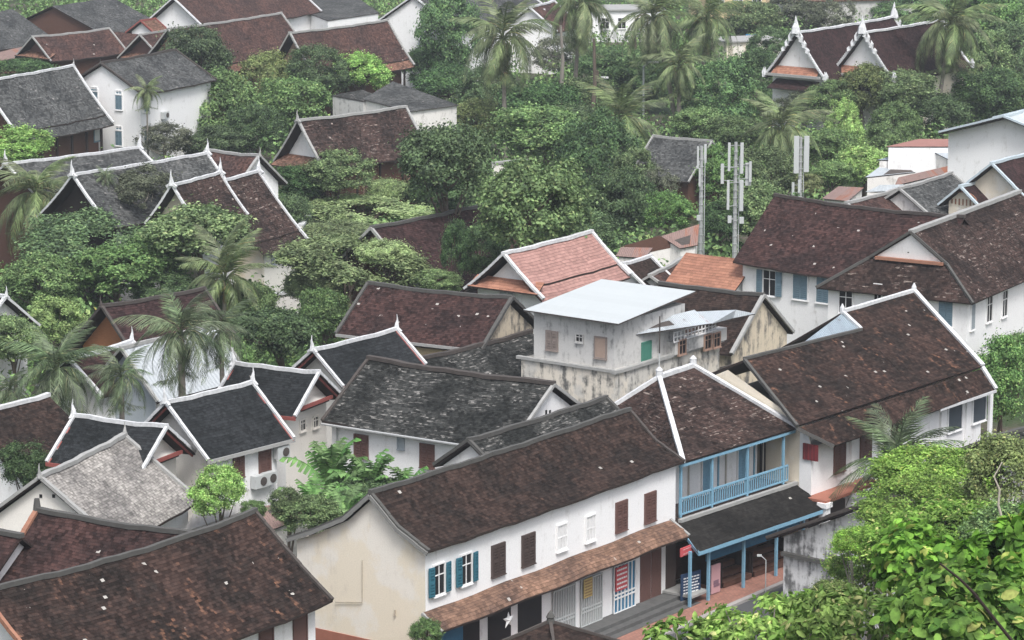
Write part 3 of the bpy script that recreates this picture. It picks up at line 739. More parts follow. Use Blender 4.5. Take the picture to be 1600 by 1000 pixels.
grid_plane(m, [A2b, A1, Vector((A1.x,Bk,5.6)), Vector((A2.x,Bk,5.6))], 4, 2); grid_plane(m, [C2, C1, Vector((C1.x,Bk+.6,5.6)), Vector((C2.x,Bk+.6,5.6))], 4, 2)
m.build('roof', [RBO(), DKW()], g)
m = MB(); lo1, lo2 = L_(1302,697,5.2), L_(1556,609,5.2); grid_plane(m, [T1+dT, T2+dT, lo2, lo1], 14, 3, .04); m.build('lower_roof', [RBO(), DKW()], g)
m = MB(); slab(m, [L_(1258,533,7.9), C1-Vector((0,0,.05)), A2+Vector((0.05,0,.04))], .06); m.build('side_roof', [BTN(), DKW()], g)
m = MB(); sagbar(m, C1+u_, C2+u_, .2, .15, 5); m.build('ridge_cap', TW(), g)
m = MB(); sagbar(m, C2+u_, T2+u_, .2, .15, 6); m.build('verge_trim', TW(), g)
m = MB(); sagbar(m, T2+dT+u_, lo2+u_, .2, .15, 4); m.build('verge_trim', TW(), g)
m = MB(); sagbar(m, A2+u_+Vector((.02,0,.04)), C1+u_, .16, .12, 3); m.build('verge_trim', TW(), g)
m = MB(); sagbar(m, A1+u_, A2+u_, .16, .12, 8); m.build('ridge_cap', TG(), g)
m = MB(); sagbar(m, A1, T1, .13, .15, 6); sagbar(m, T1+dT, lo1, .13, .15, 4); m.build('verge_trim', TG(), g)
for q in (C1, C2): m = MB(); m.lathe((q.x,q.y,q.z), [(.13,-.05),(.12,.22),(.02,.42)], 7); m.build('finial', TW(), g)
xw0 = T1.x+.9; xw1 = T2.x-.35; yf = (lo1.y+lo2.y)/2+.75
m = MB(); m.box(((xw0+xw1)/2, (yf+Bk-.5)/2, 2.55), (xw1-xw0, Bk-.5-yf, 5.1)); m.build('wall', WH(), g)
yA = A1.y
m = MB(); m.poly([(xw0-.01,yf,0),(xw0-.01,yf,5.1),(xw0-.01,T1.y,5.95),(xw0-.01,yA,7.95),(xw0-.01,Bk-.5,5.5),(xw0-.01,Bk-.5,0)]); 
m.build('gable_wall', CR(), g); m = MB(); m.poly([(xw1+.01,yf,4.9),(xw1+.01,T2.y,5.8),(xw1+.01,C2.y,8.6),(xw1+.01,Bk-.5,5.4),(xw1+.01,Bk-.5,4.9)][::-1]); m.build('gable_wall', CR(), g)
def rw(px, py, wd, ht, style, c1, c2, lab=None):
    x, y_, z = RF.hit(px, py, 'y', yf); window(g, Vector((x, yf, z)), 0, wd, ht, style, c1, c2, lab)
rw(1311,712,.8,1.35,'shut',TBR(),TBR()); rw(1352,693,.8,1.35,'shut',TBR(),TBR()); rw(1400,680,.8,1.35,'shut',TBR(),TBR())
yw_ = RF.hit(1250,705,'x',xw0)[1]; m = MB(); m.poly([(xw0-.03,yf-.01,0),(xw0-.03,yf-.01,4.95),(xw0-.03,T1.y,5.75),(xw0-.03,max(yw_,T1.y+.05),5.75),(xw0-.03,max(yw_,T1.y+.05),0)]); m.build('side_wall', WH(), g)
rw(1491,650,1.2,1.35,'board',WH(),plain('blind_slate', (.07,.085,.1), .6, .2, 4)); rw(1529,636,1.15,1.35,'board',WH(),plain('blind_slate', (.07,.085,.1)))
m = MB(); m.bar(Vector((T2.x-5.2,lo2.y-.02,5.14)), lo2+Vector((0,-.02,-.06)), .06, .13); m.build('fascia', TW(), g)
for px, py in ((1330,705),(1374,690),(1470,655),(1510,640),(1546,628)):
    x = RF.hit(px, py, 'y', yf)[0]; m = MB(); m.box((x, yf-.06, 2.5), (.28, .12, 4.9)); m.build('pilaster', WH(), g)
x, y_, z = RF.hit(1268,706,'x',xw0)
pq = empty('wall_plaque', RF.fwd(xw0-.08, y_, z), RF.az-pi/2, 'square dark red panel fixed high on the white side wall', 'plaque')
m = MB(); m.box((0,0,0), (.78,.06,.72)); m.build('panel', RED(), pq); m = MB(); 
for k in range(4): m.box((-.3+k*.2,-.04,0), (.04,.03,.72))
m.build('batten', plain('paint_dark_red', (.2,.03,.035)), pq)
# columns at the porch below the plaque
for px, py in ((1289,775),(1330,760)):
    x, y_, z = RF.hit(px, py, 'y', yf-.9); m = MB(); m.box((x, yf-.9, 1.3), (.36,.36,2.6)); m.box((x, yf-.9, 2.7), (.5,.5,.22)); m.build('column', WH(), g)
m = MB(); x, y_, z = RF.hit(1300,755,'y',yf-.9); m.box((x+1.6, yf-.45, 2.86), (4.6, 1.2, .12)); m.build('porch_slab', PLW(), g)
m = MB(); m.box((x+1.4, yf-.02, 1.3), (3.6, .1, 2.5)); m.build('porch_opening', TBR2(), g)

# whitewashed gable by the street
h = House('street_house', 'weathered whitewashed gable with dark mossy verge half hidden by the bushes at lower right', (1340,792), (1440,758), 5.2, w=4.5, ze=3.1, roof=RMD(), wall=COW(), ends=wall_mat('wall_whitewash_weathered', (.62,.62,.62), .9, (.14,.14,.14), .8), ov=.6, og=.4, trim=TD(), sag=.05)
m = MB(); m.box((-h.hx-.12,0,2.5), (.2, h.wy*2, .16)); m.build('string_course', TG(), h.root)
House('low_house', 'mossy grey roof at the right edge behind the pale bushes', (1535,690), (1640,656), 4.2, w=3.2, ze=2.6, roof=RMO(), wall=WG(), trim=TG())

# ------------------------------------------------------------------ the other roofs, front to back
h = House('tiled_house', 'very large dark brown roof with orange patched tiles filling the bottom left corner', (-30,925), (400,800), 8.0, (520,938), 'B', prof='curve', roof=RBO(), wall=WH(), ov=.55, sag=.25, ext=(0,0))
h.make_cap(TG(), .15)
m = MB(); h.verge(m, -h.hl, .14, .16, .02, (-1,)); m.build('verge_trim', TO(), h.root)
m = MB(); h.verge(m, h.hl-.05, .14, .14, .0); m.build('verge_trim', TD(), h.root)
for px, py in ((415,1000),(468,985)): h.win('f', px, py, .62, 2.2, 'board', TBR(), TBR())
h = House('tiled_house', 'brown roof with mossy ridge and orange edge tiles just behind the big bottom left roof', (58,797), (290,833), 7.4, (25,850), 'A', w=3.4, ze=4.9, roof=RBS(), ext=(0,.4), sag=.12, prof='curve')
h.make_cap(TG(), .2)
m = MB(); h.verge(m, -h.hl, .2, .14, .03, (-1,)); m.build('verge_trim', TO(), h.root)
m = MB(); m.tube([(-h.hl,0,h.zr),(-h.hl,0,h.zr+.45)], [.16,.1]); m.build('finial', TG(), h.root)
h = House('tiled_house', 'low brown roof end at the left edge, left of the orange edged roof', (-50,822), (34,838), 6.9, w=3, ze=4.6, roof=RBS(), sag=.05); h.make_cap(TG(), .25)
h = House('grey_tiled_house', 'cream gabled house with pale grey mottled tile roof, white edges and two pointed finials', (62,747), (195,681), 7.0, (312,782), 'B', prof='flat', roof=RLG(), wall=WH(), ends=CRW(), trim=TL(), finial=(TL(), .6), ov=.4, og=.3)
for px in (64,84): 
    p_, r_ = h.place('a', px, 775); m = MB(); m.box((0,0,0), (.12,.05,.14)); m.build('vent_hole', BKP(), h.root, p_, r_)

def shed(name, label, pts, mat, wall=None, cat='shed', th=.06, inset=.2, nowall=False, group=None):
    pts = [P(*q) for q in pts]; c = sum(pts, Vector())/len(pts)
    e = pts[1]-pts[0]; az = math.atan2(e.y, e.x)
    fr = Frame(c, az); root = empty(name, (c.x, c.y, 0), az, label, cat, group)
    fr.hl = e.length/2; fr.w = (pts[2]-pts[1]).to_2d().length/2; fr.zat = lambda y, z=c.z: z; HOUSES.append(fr)
    lp = [Vector(fr.inv(p)) for p in pts]; m = MB(); slab(m, lp, th); m.build('roof', [mat, TD()], root)
    if not nowall:
        ins = [p-Vector((p.x, p.y, 0)).normalized()*inset-Vector((0,0,th+.03)) for p in lp]; m = MB()
        for i in range(len(ins)):
            a, b = ins[i], ins[(i+1) % len(ins)]; m.poly([(a.x,a.y,0),(b.x,b.y,0),b,a])
        m.build('wall', wall or WG(), root)
    return fr, root
shed('lean_to', 'ribbed grey tin lean-to against the pale grey mottled roof', [(313,781,4.4),(404,790,4.4),(374,820,3.7),(286,832,3.7)], metal_mat('metal_ribbed_grey', (.3,.29,.28), .05, .8, .3, 0, .4), WH())
shed('small_shed', 'little white outhouse with red edged tin roof beneath the banana plants', [(402,793,4.0),(420,789,4.0),(486,804,3.7),(424,828,3.4)], RST(), WG())

def twin(label, A, B, zr, E, end, fin, roof=RBK, gend=None, **kw):
    h = House('temple_house', label, A, B, zr, E, end, prof='flat', roof=roof(), wall=WH(), ends=CRW(), trim=TW(), barge=TR(), ov=.35, og=.75, finial=(TW(), .75), fin=fin, trimw=.13, **kw)
    if gend:
        zb = h.zr-(h.zr-h.ze)*.55
        h.gable_pent(gend, h.ze+.35, .5, .25, CRW(), half=h.w*.55, inset=.05)
        m = MB(); m.box((gend*(h.hx+.55), 0, h.ze+.2), (.08, h.w*1.3, .16)); m.build('fascia', TR(), h.root)
    m = MB(); m.bar((-h.hl,-h.w-.03,h.ze-.08),(h.hl,-h.w-.03,h.ze-.08),.06,.16); m.build('fascia', TR() if gend == 1 else TL(), h.root)
    return h
h = twin('black roofed house with red gable lining directly behind the pale grey mottled roof', (115,650), (262,668), 7.3, (72,722), 'A', (1,0), gend=1)
h = twin('black roofed white house with brown shutters, above the round bright shrub', (258,630), (395,598), 7.8, (460,685), 'B', (1,1))
H5 = h
h.win('f', 413, 717, .62, 1.1, 'shut', TBR(), TBR()); h.win('f', 372, 722, .55, .9, 'shut', TBR(), TBR())
h = twin('black roofed house with red lined gable facing right, touching the mossy long roof', (365,568), (500,583), 7.8, (462,652), 'B', (1,0), gend=1)
for px, py in ((472,664),(492,659)): h.win('b', px, py, .4, .45, 'dark', CRW(), BKP())
h = twin('small black roof with tall white finials in front of the yellow walled house', (488,548), (620,515), 7.6, (535,605), 'A', (1,1))

h = House('long_house', 'long white house under the largest blackened mossy roof, left of the concrete house', (575,560), (866,600), 8.0, (503,657), 'A', prof='flat', roof=RMO(), wall=WH(), ends=WH(), ov=.4, og=.25, sag=.12)
h.make_cap(TD(), .25)
m = MB(); h.verge(m, h.hl-.03, .14, .14, .0); m.build('verge_trim', TL(), h.root)
m = MB(); h.verge(m, -h.hl+.03, .14, .14, .0); m.build('verge_trim', TD(), h.root)
h.win('f', 565, 697, .65, .95, 'shut', TBR(), TBR()); h.win('f', 627, 692, .25, .45, 'board', GSH(), GSH()); h.win('f', 668, 712, .65, .95, 'shut', TBR(), TBR())
m = MB(); m.tube([(-h.hx+.35,-h.wy-.1,h.ze-.1),(-h.hx+.35,-h.wy-.1,0)], .05); m.tube([(-h.hl,-h.w-.05,h.ze-.15),(h.hl,-h.w-.05,h.ze-.15)], .06); m.build('gutter', STE(), h.root)
for k in (-1, 1):
    p_, r_ = h.place('b', 856+k*3, 646); m = MB(); m.box((0,0,0), (.13,.05,.3)); m.build('vent_hole', BKP(), h.root, p_, r_)
h = House('mossy_house', 'narrow mossy roof with small white gable between the long house and the shophouse', (731,690), (948,622), 7.2, w=1.8, ze=5.9, prof='flat', roof=RMO(), wall=WH(), ends=WH(), ov=.3, og=.3, sag=.05, trim=TG(), trimw=.16)

# middle right
h = House('large_house', 'large white house with plain dark brown roof at right, behind the antenna masts', (1210,305), (1495,338), 9.0, (1145,408), 'A', prof='flat', roof=RBS(), wall=WH(), ov=.5, og=.35, sag=.2, ext=(0,.5))
for px, py, wd in ((1203,442,.8),(1251,448,.95),(1286,453,.8)): h.win('f', px, py, wd, 1.4, 'open' if px == 1203 else 'shut', WPT(), SBL())
h.make_cap(TD(), .18)
# hip with gablet
o1, o2 = P(1275,450,5.7), P(1520,475,5.7); HF = Frame(o1, math.atan2(o2.y-o1.y, o2.x-o1.x))
g = empty('gablet_house', (o1.x,o1.y,0), HF.az, 'white house with small white gablet above a hipped brown roof and lichen streaks, right edge', 'house')
hp = lambda px, py, z: Vector(HF.inv(P(px, py, z)))
K1, K2 = hp(1367,406,7.35), hp(1473,412,7.35); AP = hp(1421,364,9.0); G1, G2 = hp(1275,450,5.7), hp(1520,475,5.7)
RE = hp(1640,304,9.0); R3 = hp(1640,430,5.7); print('hip', K1, K2, AP, G1, G2, RE, R3)
ky = (K1.y+K2.y)/2; G1.y = G2.y = (G1.y+G2.y)/2; AP2 = Vector((AP.x, ky-.25, 9.0)); fz_ = .5; K1 = Vector((AP.x+(G1.x-AP.x)*fz_, ky, 7.35)); K2 = Vector((AP.x+(G2.x-AP.x)*fz_, ky, 7.35))
BL = Vector((G1.x, RE.y, 5.7)); RE = Vector((AP.x, RE.y, 9.0)); R3 = Vector((G2.x, RE.y, 5.7))
m = MB(); grid_plane(m, [K1, K2, G2, G1], 8, 3); grid_plane(m, [RE, AP2, K2+(K2-K2), R3], 1, 1, 0) if 0 else None
slab(m, [AP2, RE, R3, G2, K2]); slab(m, [AP2, K1, G1, BL, RE]); m.build('roof', [RBL(), DKW()], g)
m = MB(); m.poly([K1+Vector((.15,-.05+.1,0)), K2+Vector((-.15,.05,0)), AP2+Vector((0,.05,-.15))]); m.build('gablet', WH(), g)
m = MB(); sagbar(m, AP2+u_, RE+u_, .3, .2, 12); m.build('ridge_cap', TL(), g)
for a, b in ((AP2,K1),(AP2,K2),(K1,G1),(K2,G2)): m = MB(); sagbar(m, a+Vector((0,-.05,.04)), b+u_, .14, .14); m.build('verge_trim', TG(), g)
m = MB(); m.bar(K1+Vector((.4,-.1,.08)), K2+Vector((-.2,-.1,.08)), .25, .16); m.build('orange_course', TO(), g)
for k in (-1,0,1):
    m = MB(); m.box(((K1.x+K2.x)/2+k*.3, min(K1.y,K2.y)-.02+ .05, 8.0), (.1,.14,.2+(k==0)*.12)); m.build('vent_hole', BKP(), g)
m = MB(); xx0, xx1 = G1.x+.5, G2.x-.5; yy0, yy1 = .5+(G1.y+G2.y)/2, RE.y; m.box(((xx0+xx1)/2, (yy0+yy1)/2, 2.8), (xx1-xx0, yy1-yy0, 5.6)); m.build('wall', WH(), g)
for px, py, wd, st_, c_ in ((1322,470,.75,'dark',BKP()),(1372,463,.4,'dark',BKP()),(1478,490,.8,'shut',SBL())):
    x, y_, z = HF.hit(px, py, 'y', yy0); window(g, Vector((x,yy0,z)), 0, wd, 1.3, st_, WPT(), c_)
for px, py, wd, st_, c_ in ((1519,494,.5,'shut',GSH()),(1545,482,.75,'dark',BKP()),(1569,474,.7,'dark',BKP())):
    x, y_, z = HF.hit(px, py, 'x', xx1); window(g, Vector((xx1,y_,z)), pi/2, wd, 1.4, st_, WPT(), c_)

h = House('gabled_house', 'taller of two cream gables with blue grey barge boards at the right edge', (1549,256), (1640,230), 8.6, (1600,308), 'A', prof='flat', roof=RDK(), wall=CR(), ends=CR(), trim=TB(), og=.6)
h = House('gabled_house', 'small cream gable with carved arch ornament in front of the taller cream gable', (1500,292), (1556,276), 7.2, (1533,327), 'A', prof='flat', roof=RDK(), wall=CR(), ends=CR(), trim=TB(), og=.5)
m = MB()
for k in range(7): a = -1+k/3; m.box((-h.hx-.04, a*.75, h.ze+.25), (.05,.07,.4*(1-.3*a*a)))
m.tube([(-h.hx-.05, .95*cos(t), h.ze+.35+.55*sin(t)) for t in [k*pi/8 for k in range(9)]], .04); m.build('carving', TO(), h.root)
House('grey_roofed_house', 'plain slate grey roof left of the carved cream gable', (1405,296), (1487,271), 7.0, w=3.4, ze=4.6, roof=RGR(), wall=WG(), trim=TL(), prof='flat')
House('brown_roofed_house', 'brown roof with pale edge, left of the slate grey roof', (1322,318), (1402,297), 6.6, w=3.0, ze=4.5, roof=RRD(), wall=WG(), trim=TL(), prof='flat')
h = House('concrete_block_house', 'tall blank white building with blue edged metal roof at the right edge', (1567,183), (1650,160), 9.6, w=4.6, ze=8.2, roof=WM(), wall=WH(), trim=TB(), prof='flat', ov=.3, og=.9)
shed('tin_shed', 'long red tin roof left of the tall blank white building', [(1384,229,5.2),(1436,217,5.6),(1520,217,5.6),(1507,229,5.2)], plain('metal_red', (.27,.14,.12), .7, .25, 2), WH())
shed('tin_shed', 'pale blue tin roof below the red tin roof', [(1370,250,4.2),(1412,239,4.6),(1482,240,4.6),(1478,249,4.2)], BTN(), WG())
shed('tin_shed', 'short pale tin roof with white sheets beside the tall blank building', [(1450,233,4.9),(1490,232,4.9),(1520,252,4.3),(1496,256,4.3)], TIN(), WG())
shed('tin_shed', 'wide dull tin roof under the pale blue one', [(1352,277,3.3),(1380,256,3.8),(1498,252,3.8),(1494,262,3.4)], TIN(), WG())
shed('tin_shed', 'long rusty tin strip with dark edge above the slate grey roof', [(1398,290,3.6),(1404,277,4.0),(1500,255,4.2),(1500,266,3.8)], RST(), WG())
shed('tin_shed', 'striped rusty red tin roof behind the big brown roof, near the bushes', [(1284,310,3.4),(1310,291,3.8),(1350,293,3.8),(1325,314,3.4)], RST(), WG())
shed('tin_shed', 'pale dented tin roof just right of the striped rusty one', [(1352,300,3.6),(1375,289,4.0),(1412,288,4.0),(1405,298,3.6)], TIN(), WG())
wt = empty('water_tank', P(1511,283,0), 0, 'black round water tank on the wall of the tall blank building', 'water tank'); wt.location = P(1511,286,4.6)
m = MB(); m.lathe((0,0,0), [(.02,0),(.6,0),(.66,.08),(.63,.4),(.66,.75),(.6,1.1),(.3,1.3),(.02,1.34)], 12); m.build('body', BKP(), wt)
m = MB()
for sx in (-1,1):
    for sy in (-1,1): m.box((sx*.45,sy*.45,-2.3), (.1,.1,4.6))
m.build('stand', STE(), wt)

# temple halls
def orn(h, e, k=1.0):
    m = MB(); x = e*h.hl
    m.tube([(x,0,h.zr),(x,0,h.zr+.45*k),(x-e*.05,0,h.zr+.8*k),(x,0,h.zr+1.35*k)], [.4*k,.3*k,.16*k,.02], 6)
    for sd in (-1, 1):
        for t, s_ in ((.06,.55),(.16,.62),(.27,.5),(.38,.36),(.95,.55),(1.0,.7)):
            yy = sd*h.w*t; zz = h.zat(yy); m.build('carved_finial', TW(), h.root); m = MB(); m.tube([(x,yy,zz),(x,yy+sd*.12*k,zz+s_*.6*k),(x,yy+sd*.02,zz+s_*1.1*k)], [.2*k,.12*k,.02], 5)
    m.build('carved_finial', TW(), h.root)
def teeth(h, e):
    m = MB()
    for sd in (-1, 1):
        for i in range(26):
            yy = sd*h.w*i/26; m.box((e*(h.hl+.04), yy, h.zat(yy)+.14), (.08,.1,.2))
    m.build('barge_fringe', TW(), h.root)
for lab, A, B, E in (('left one of the two maroon temple halls with white carved finials and orange band', (1243,52), (1397,27), (1290,128)), ('right one of the two maroon temple halls with carved finials, behind the olive bush', (1347,52), (1470,32), (1397,128))):
    h = House('temple_hall', lab, A, B, 9.0, E, 'A', prof='curve', roof=RDK(), wall=CR(), ends=WH(), trim=TW(), trimw=.26, ov=.5, og=.55, cat='temple')
    orn(h, -1, 1.1); teeth(h, -1); orn(h, 1, 1.0)
    h.gable_pent(-1, h.ze+1.0, .8, .65, ROR(), half=h.w*.72, inset=.1)
    m = MB(); m.box((-h.hx-.85, 0, h.ze+.3), (.16, h.w*1.75, .22)); m.build('lintel', TL(), h.root)
    h.gable_pent(-1, h.ze-.1, 1.1, .7, RDK(), half=h.w*.7, inset=.3)
o_p = empty('orange_hut', P(1357,205,0), R(50), 'narrow orange wooden wall showing between trees below the temple halls', 'hut')
m = MB(); m.box((0,0,1.9), (1.6,4.5,3.8)); m.build('wall', ORW(), o_p); m = MB(); slab(m, [Vector((-2,-3,3.7)),Vector((2,-3,3.7)),Vector((2,0,4.9)),Vector((-2,0,4.9))]); slab(m, [Vector((-2,3,3.7)),Vector((2,3,3.7)),Vector((2,0,4.9)),Vector((-2,0,4.9))]); m.build('roof', [RRD(), DKW()], o_p)

h = House('pink_roofed_house', 'white house with smooth pink tile roof and thick white edges behind the concrete house', (786,398), (925,363), 8.0, (848,468), 'A', prof='curve', tier=True, roof=RPK(), wall=WH(), trim=TW(), trimw=.22, og=.7, ov=.4, sag=.03)
h.gable_pent(-1, h.ze+.75, .8, .5, ROR(), half=h.w*.85, inset=.1)
h.win('a', 793, 462, .9, .5, 'dark', WPT(), GSH())
h = House('small_house', 'little brown roof with white edges right of the pink roof', (972,413), (1017,401), 5.2, (1040,424), 'B', w=2.0, ze=3.7, roof=RB(), trim=TW(), prof='flat', ov=.2)
House('small_house', 'dull brown roof with grey ridge between the white edged roof and the orange roof', (1015,432), (1068,404), 4.6, w=2.2, ze=3.2, roof=RRD(), trim=TL(), prof='flat')
h = House('orange_roofed_house', 'plain orange tile roof against the white wall of the large house', (1072,394), (1152,404), 5.6, (1045,443), 'A', w=2.4, roof=ROR(), prof='flat', ext=(0,1.2), sag=.02)
shed('tin_shed', 'rusty red tin roof at the foot of the left antenna mast, the higher one', [(1033,369,3.6),(1093,350,4.2),(1090,383,3.2),(1062,388,3.0)], RST(), WG())
shed('tin_shed', 'low rusty tin roof in the bushes above the little white edged roof', [(962,400,2.8),(970,386,3.2),(1020,387,3.2),(1008,403,2.8)], RST(), WG())
shed('tin_shed', 'dark sagging roof with pale edge left of the rusty red tin roof', [(972,385,3.0),(1030,368,3.7),(1060,385,3.0),(1010,395,2.6)], BRN(), WG())
h = House('brown_roofed_house', 'brown roof with patchy cream gable directly behind the concrete house', (1030,443), (1193,462), 7.0, w=3.3, ze=4.5, roof=RB(), wall=COG(), ends=COG(), prof='flat', og=.2, ov=.3)
m = MB(); h.verge(m, h.hl, .2, .16, .03); m.build('verge_trim', TL(), h.root); h.make_cap(TG(), .2)
h = House('yellow_walled_house', 'yellow walled house with dark brown roof dotted with white broken tiles', (575,443), (800,466), 8.0, (525,522), 'A', roof=RBS(), wall=YL(), ends=COG(), ov=.5, og=.2, sag=.12)
h.make_cap(TG(), .16)
m = MB(); h.verge(m, h.hl, .18, .16, .03); m.build('verge_trim', TG(), h.root)
m = MB(); h.verge(m, -h.hl, .14, .16, .03); m.build('verge_trim', TG(), h.root)
m = MB(); m.bar((-h.hl,-h.w-.04,h.ze-.05),(h.hl,-h.w-.04,h.ze-.05), .06,.14); m.build('fascia', TL(), h.root)
House('mossy_house', 'blackened mossy roof between the yellow walled house and the concrete house', (652,563), (830,519), 6.2, w=3.0, ze=4.2, roof=RMO(), wall=COW(), prof='flat').make_cap(TD(), .2)
h = House('maroon_roofed_house', 'large maroon roof rising out of feathery trees in the middle of the photo', (580,357), (746,323), 7.0, (635,425), 'A', w=4.6, ze=2.95, roof=RDK(), wall=BRN(), prof='flat', ext=(0,1.0)); h.make_cap(TG(), .2)
m = MB(); h.verge(m, -h.hl, .16, .16, .03); m.build('verge_trim', TL(), h.root)
h = House('wooden_house', 'brown timber house with steep brown roof, white triangular gable and pale skirt roof, centre left', (465,189), (635,167), 8.0, (505,264), 'A', roof=RBL(), wall=BRN(), ends=WH(), og=.8, ov=.7, sag=.1, trim=TL(), trimw=.2, finial=(TL(), .8), fin=(1,0), prof='curve')
h.gable_pent(-1, h.ze+.55, 1.3, .7, ROB(), half=h.w*.85, inset=.15)
m = MB(); m.box((-h.hx-.03,0,(h.ze-.5)/2), (.08, h.wy*2+.05, h.ze-.4)); m.build('gable_boarding', DKW(), h.root)
for k in range(6): m = MB(); m.box((-h.hx+.8+k*2.2, -h.wy-.05, h.ze/2), (.12,.1,h.ze-.3)); m.build('post', DKW(), h.root)
for k in (1,3): h_p = Vector((-h.hx+1.9+k*2.2, -h.wy, 3.2)); window(h.root, h_p, 0, .9, 1.4, 'shut', TIM(), TBR())

# white edged temple style roofs, left
def lao(label, A, B, zr, E, end, roof, fin=(1,1), wall=None, ends=None, **kw):
    kw.setdefault('prof', 'sweep')
    return House('temple_house', label, A, B, zr, E, end, roof=roof, wall=wall or WH(), ends=ends or CRW(), trim=TW(), trimw=.17, finial=(TW(), 1.0), fin=fin, og=.9, ov=.5, **kw)
lao('grey white edged roof behind the drooping coconut palm, farthest left of its row', (9,257), (218,231), 7.6, (54,303), 'A', RGR(), ends=BRN())
lao('grey white edged roof with dark open gable, right of the drooping coconut palm', (113,274), (324,240), 8.0, (174,357), 'A', RGR(), ends=DKW())
lao('white edged brown roof with cream gable and curled finials above the broad leafed tree', (268,290), (344,270), 7.9, (388,336), 'B', RBL(), ends=CR(), walls=True)
h = lao('taller white edged brown roof in two tiers over a cream wall with one dark window', (352,281), (404,268), 7.35, (482,374), 'B', RBL(), tier=True, wall=CRW(), ends=CR(), fin=(0,1), vz=(0,1), ext=(1.5,0))
h.win('f', 427, 397, .42, .8, 'board', GSH(), GSH())
h = House('brown_roofed_house', 'plain brown roof with grey ridge falling right, behind the white edged roofs', (321,235), (406,244), 7.4, w=2.8, ze=5.2, roof=RRD(), trim=TL(), prof='flat', finial=(TL(), .6), fin=(0,1))
h = House('white_edged_house', 'white gable with white barge boards cut by the left edge', (-60,452), (10,464), 6.2, w=2.3, ze=4.3, roof=RB(), trim=TW(), finial=(TW(), .6), fin=(0,1), prof='flat', og=.5)
h = House('wooden_house', 'dark maroon roof with orange timber gable behind the palms, left of centre', (158,480), (302,455), 6.6, (192,537), 'A', roof=RDK(), wall=ORW(), ends=ORW(), trim=TD(), trimw=.15, finial=(TD(), .6), fin=(1,0), og=.7, prof='flat', ext=(0,.8), w=3.0, ze=3.9)
h = House('white_roofed_house', 'white metal roof with glassy gable behind the palms, lower left', (188,545), (335,508), 6.6, (245,628), 'A', roof=metal_mat('metal_white_sheets', (.42,.45,.47), 0, .5, .25, 0, .2), wall=WH(), ends=GSH(), trim=TL(), trimw=.14, og=.5, prof='flat')
h = House('brown_roofed_house', 'brown roof with white ridge and curled finial behind the white metal roof', (106,562), (206,535), 6.0, w=2.0, ze=4.4, roof=RBS(), trim=TW(), finial=(TW(), .8), fin=(0,1), prof='flat')
h = House('brown_roofed_house', 'dark brown roof with white ridge behind palm fronds at the left edge', (-60,652), (76,618), 6.0, w=4.4, ze=3.2, roof=RB(), prof='flat'); h.make_cap(TW(), .22)

# back rows
h = House('timber_house', 'big dark grey tiled house with white ridge and shaded timber gallery, upper left edge', (-30,128), (115,103), 8.4, (178,192), 'B', roof=RGR(), wall=BRN(), ends=BRN(), trim=TW(), trimw=.2, finial=(TL(), .6), fin=(0,1), ov=1.0, og=.7, tier=True, prof='sweep')
for k in range(7): m = MB(); m.box((h.hx-.3-k*1.9, -h.wy-.5, h.ze/2+.1), (.16,.16,h.ze)); m.build('post', DKW(), h.root)
h.win('f', 151, 206, .7, 1.1, 'board', SBL(), GPL())
h = House('white_house', 'two storey white house with grey roof and slate blue shutters, upper left', (157,99), (275,78), 8.6, w=3.9, ze=6.4, roof=RGR(), wall=WH(), ends=WH(), ov=.4, og=.3, finial=(TG(), .4), fin=(1,0), trim=TD(), trimw=.13)
for px, py in ((148,150),(186,160),(186,216)): h.win('a', px, py, .62, 1.1, 'shut', WPT(), SBL())
for px, py in ((148,139),(186,144),(186,200)): h.win('a', px, py, .5, .22, 'dark', WPT(), SBL())
for px, py in ((228,163),(228,214)): h.win('f', px, py, .62, 1.1, 'shut', WPT(), SBL())
def ac(parent_h, side, px, py, label):
    p_, r_ = parent_h.place(side, px, py, .2); q = parent_h.fwd(p_.x, p_.y, p_.z)
    o = empty('air_conditioner', q, parent_h.az+r_, label, 'air conditioner'); m = MB(); m.box((0,0,0), (.75,.3,.55)); m.build('case', GPL(), o)
    m = MB(); m.tube([(.12,-.16,0),(.12,-.17,0)], .2, 12); m.build('fan_grille', TD(), o)
ac(h, 'f', 258, 180, 'air conditioner on the upper wall of the white house with slate blue shutters')
ac(H5, 'f', 405, 752, 'air conditioner low on the white wall, left one of the pair above the terrace')
ac(H5, 'f', 420, 747, 'air conditioner low on the white wall, right one of the pair above the terrace')
ac(H5, 'f', 440, 706, 'air conditioner at the end of the white wall beside the brown shutters')
h = House('brown_roofed_house', 'long reddish brown roof with dark little gable at its left end, upper left', (50,58), (171,45), 7.0, (200,82), 'B', roof=RRD(), wall=BRN(), ends=TBR(), trim=TL(), trimw=.12, og=.8, sag=.1)
h.gable_pent(-1, h.ze+.6, .9, .4, ROB(), half=h.w*.9)
House('brown_roofed_house', 'short reddish roof link between the two little dark gables', (168,47), (216,53), 6.4, w=2.6, ze=4.4, roof=RRD(), wall=BRN(), prof='flat')
h = House('brown_roofed_house', 'brown roof with small dark gable and pale edges, right of the roof link', (218,55), (272,45), 6.8, w=2.4, ze=4.6, roof=RRD(), wall=BRN(), ends=TBR(), trim=TL(), trimw=.12, og=.8)
h.gable_pent(-1, h.ze+.5, .8, .4, ROB(), half=h.w*.8)
h = House('brown_roofed_house', 'long two tier brown roof with orange lower tier and white ridge, behind the olive tree', (262,46), (440,21), 8.0, w=3.8, ze=4.3, roof=RRD(), wall=BRN(), trim=TL(), trimw=.18, tier=True, lower=ROB(), prof='sweep', sag=.1)
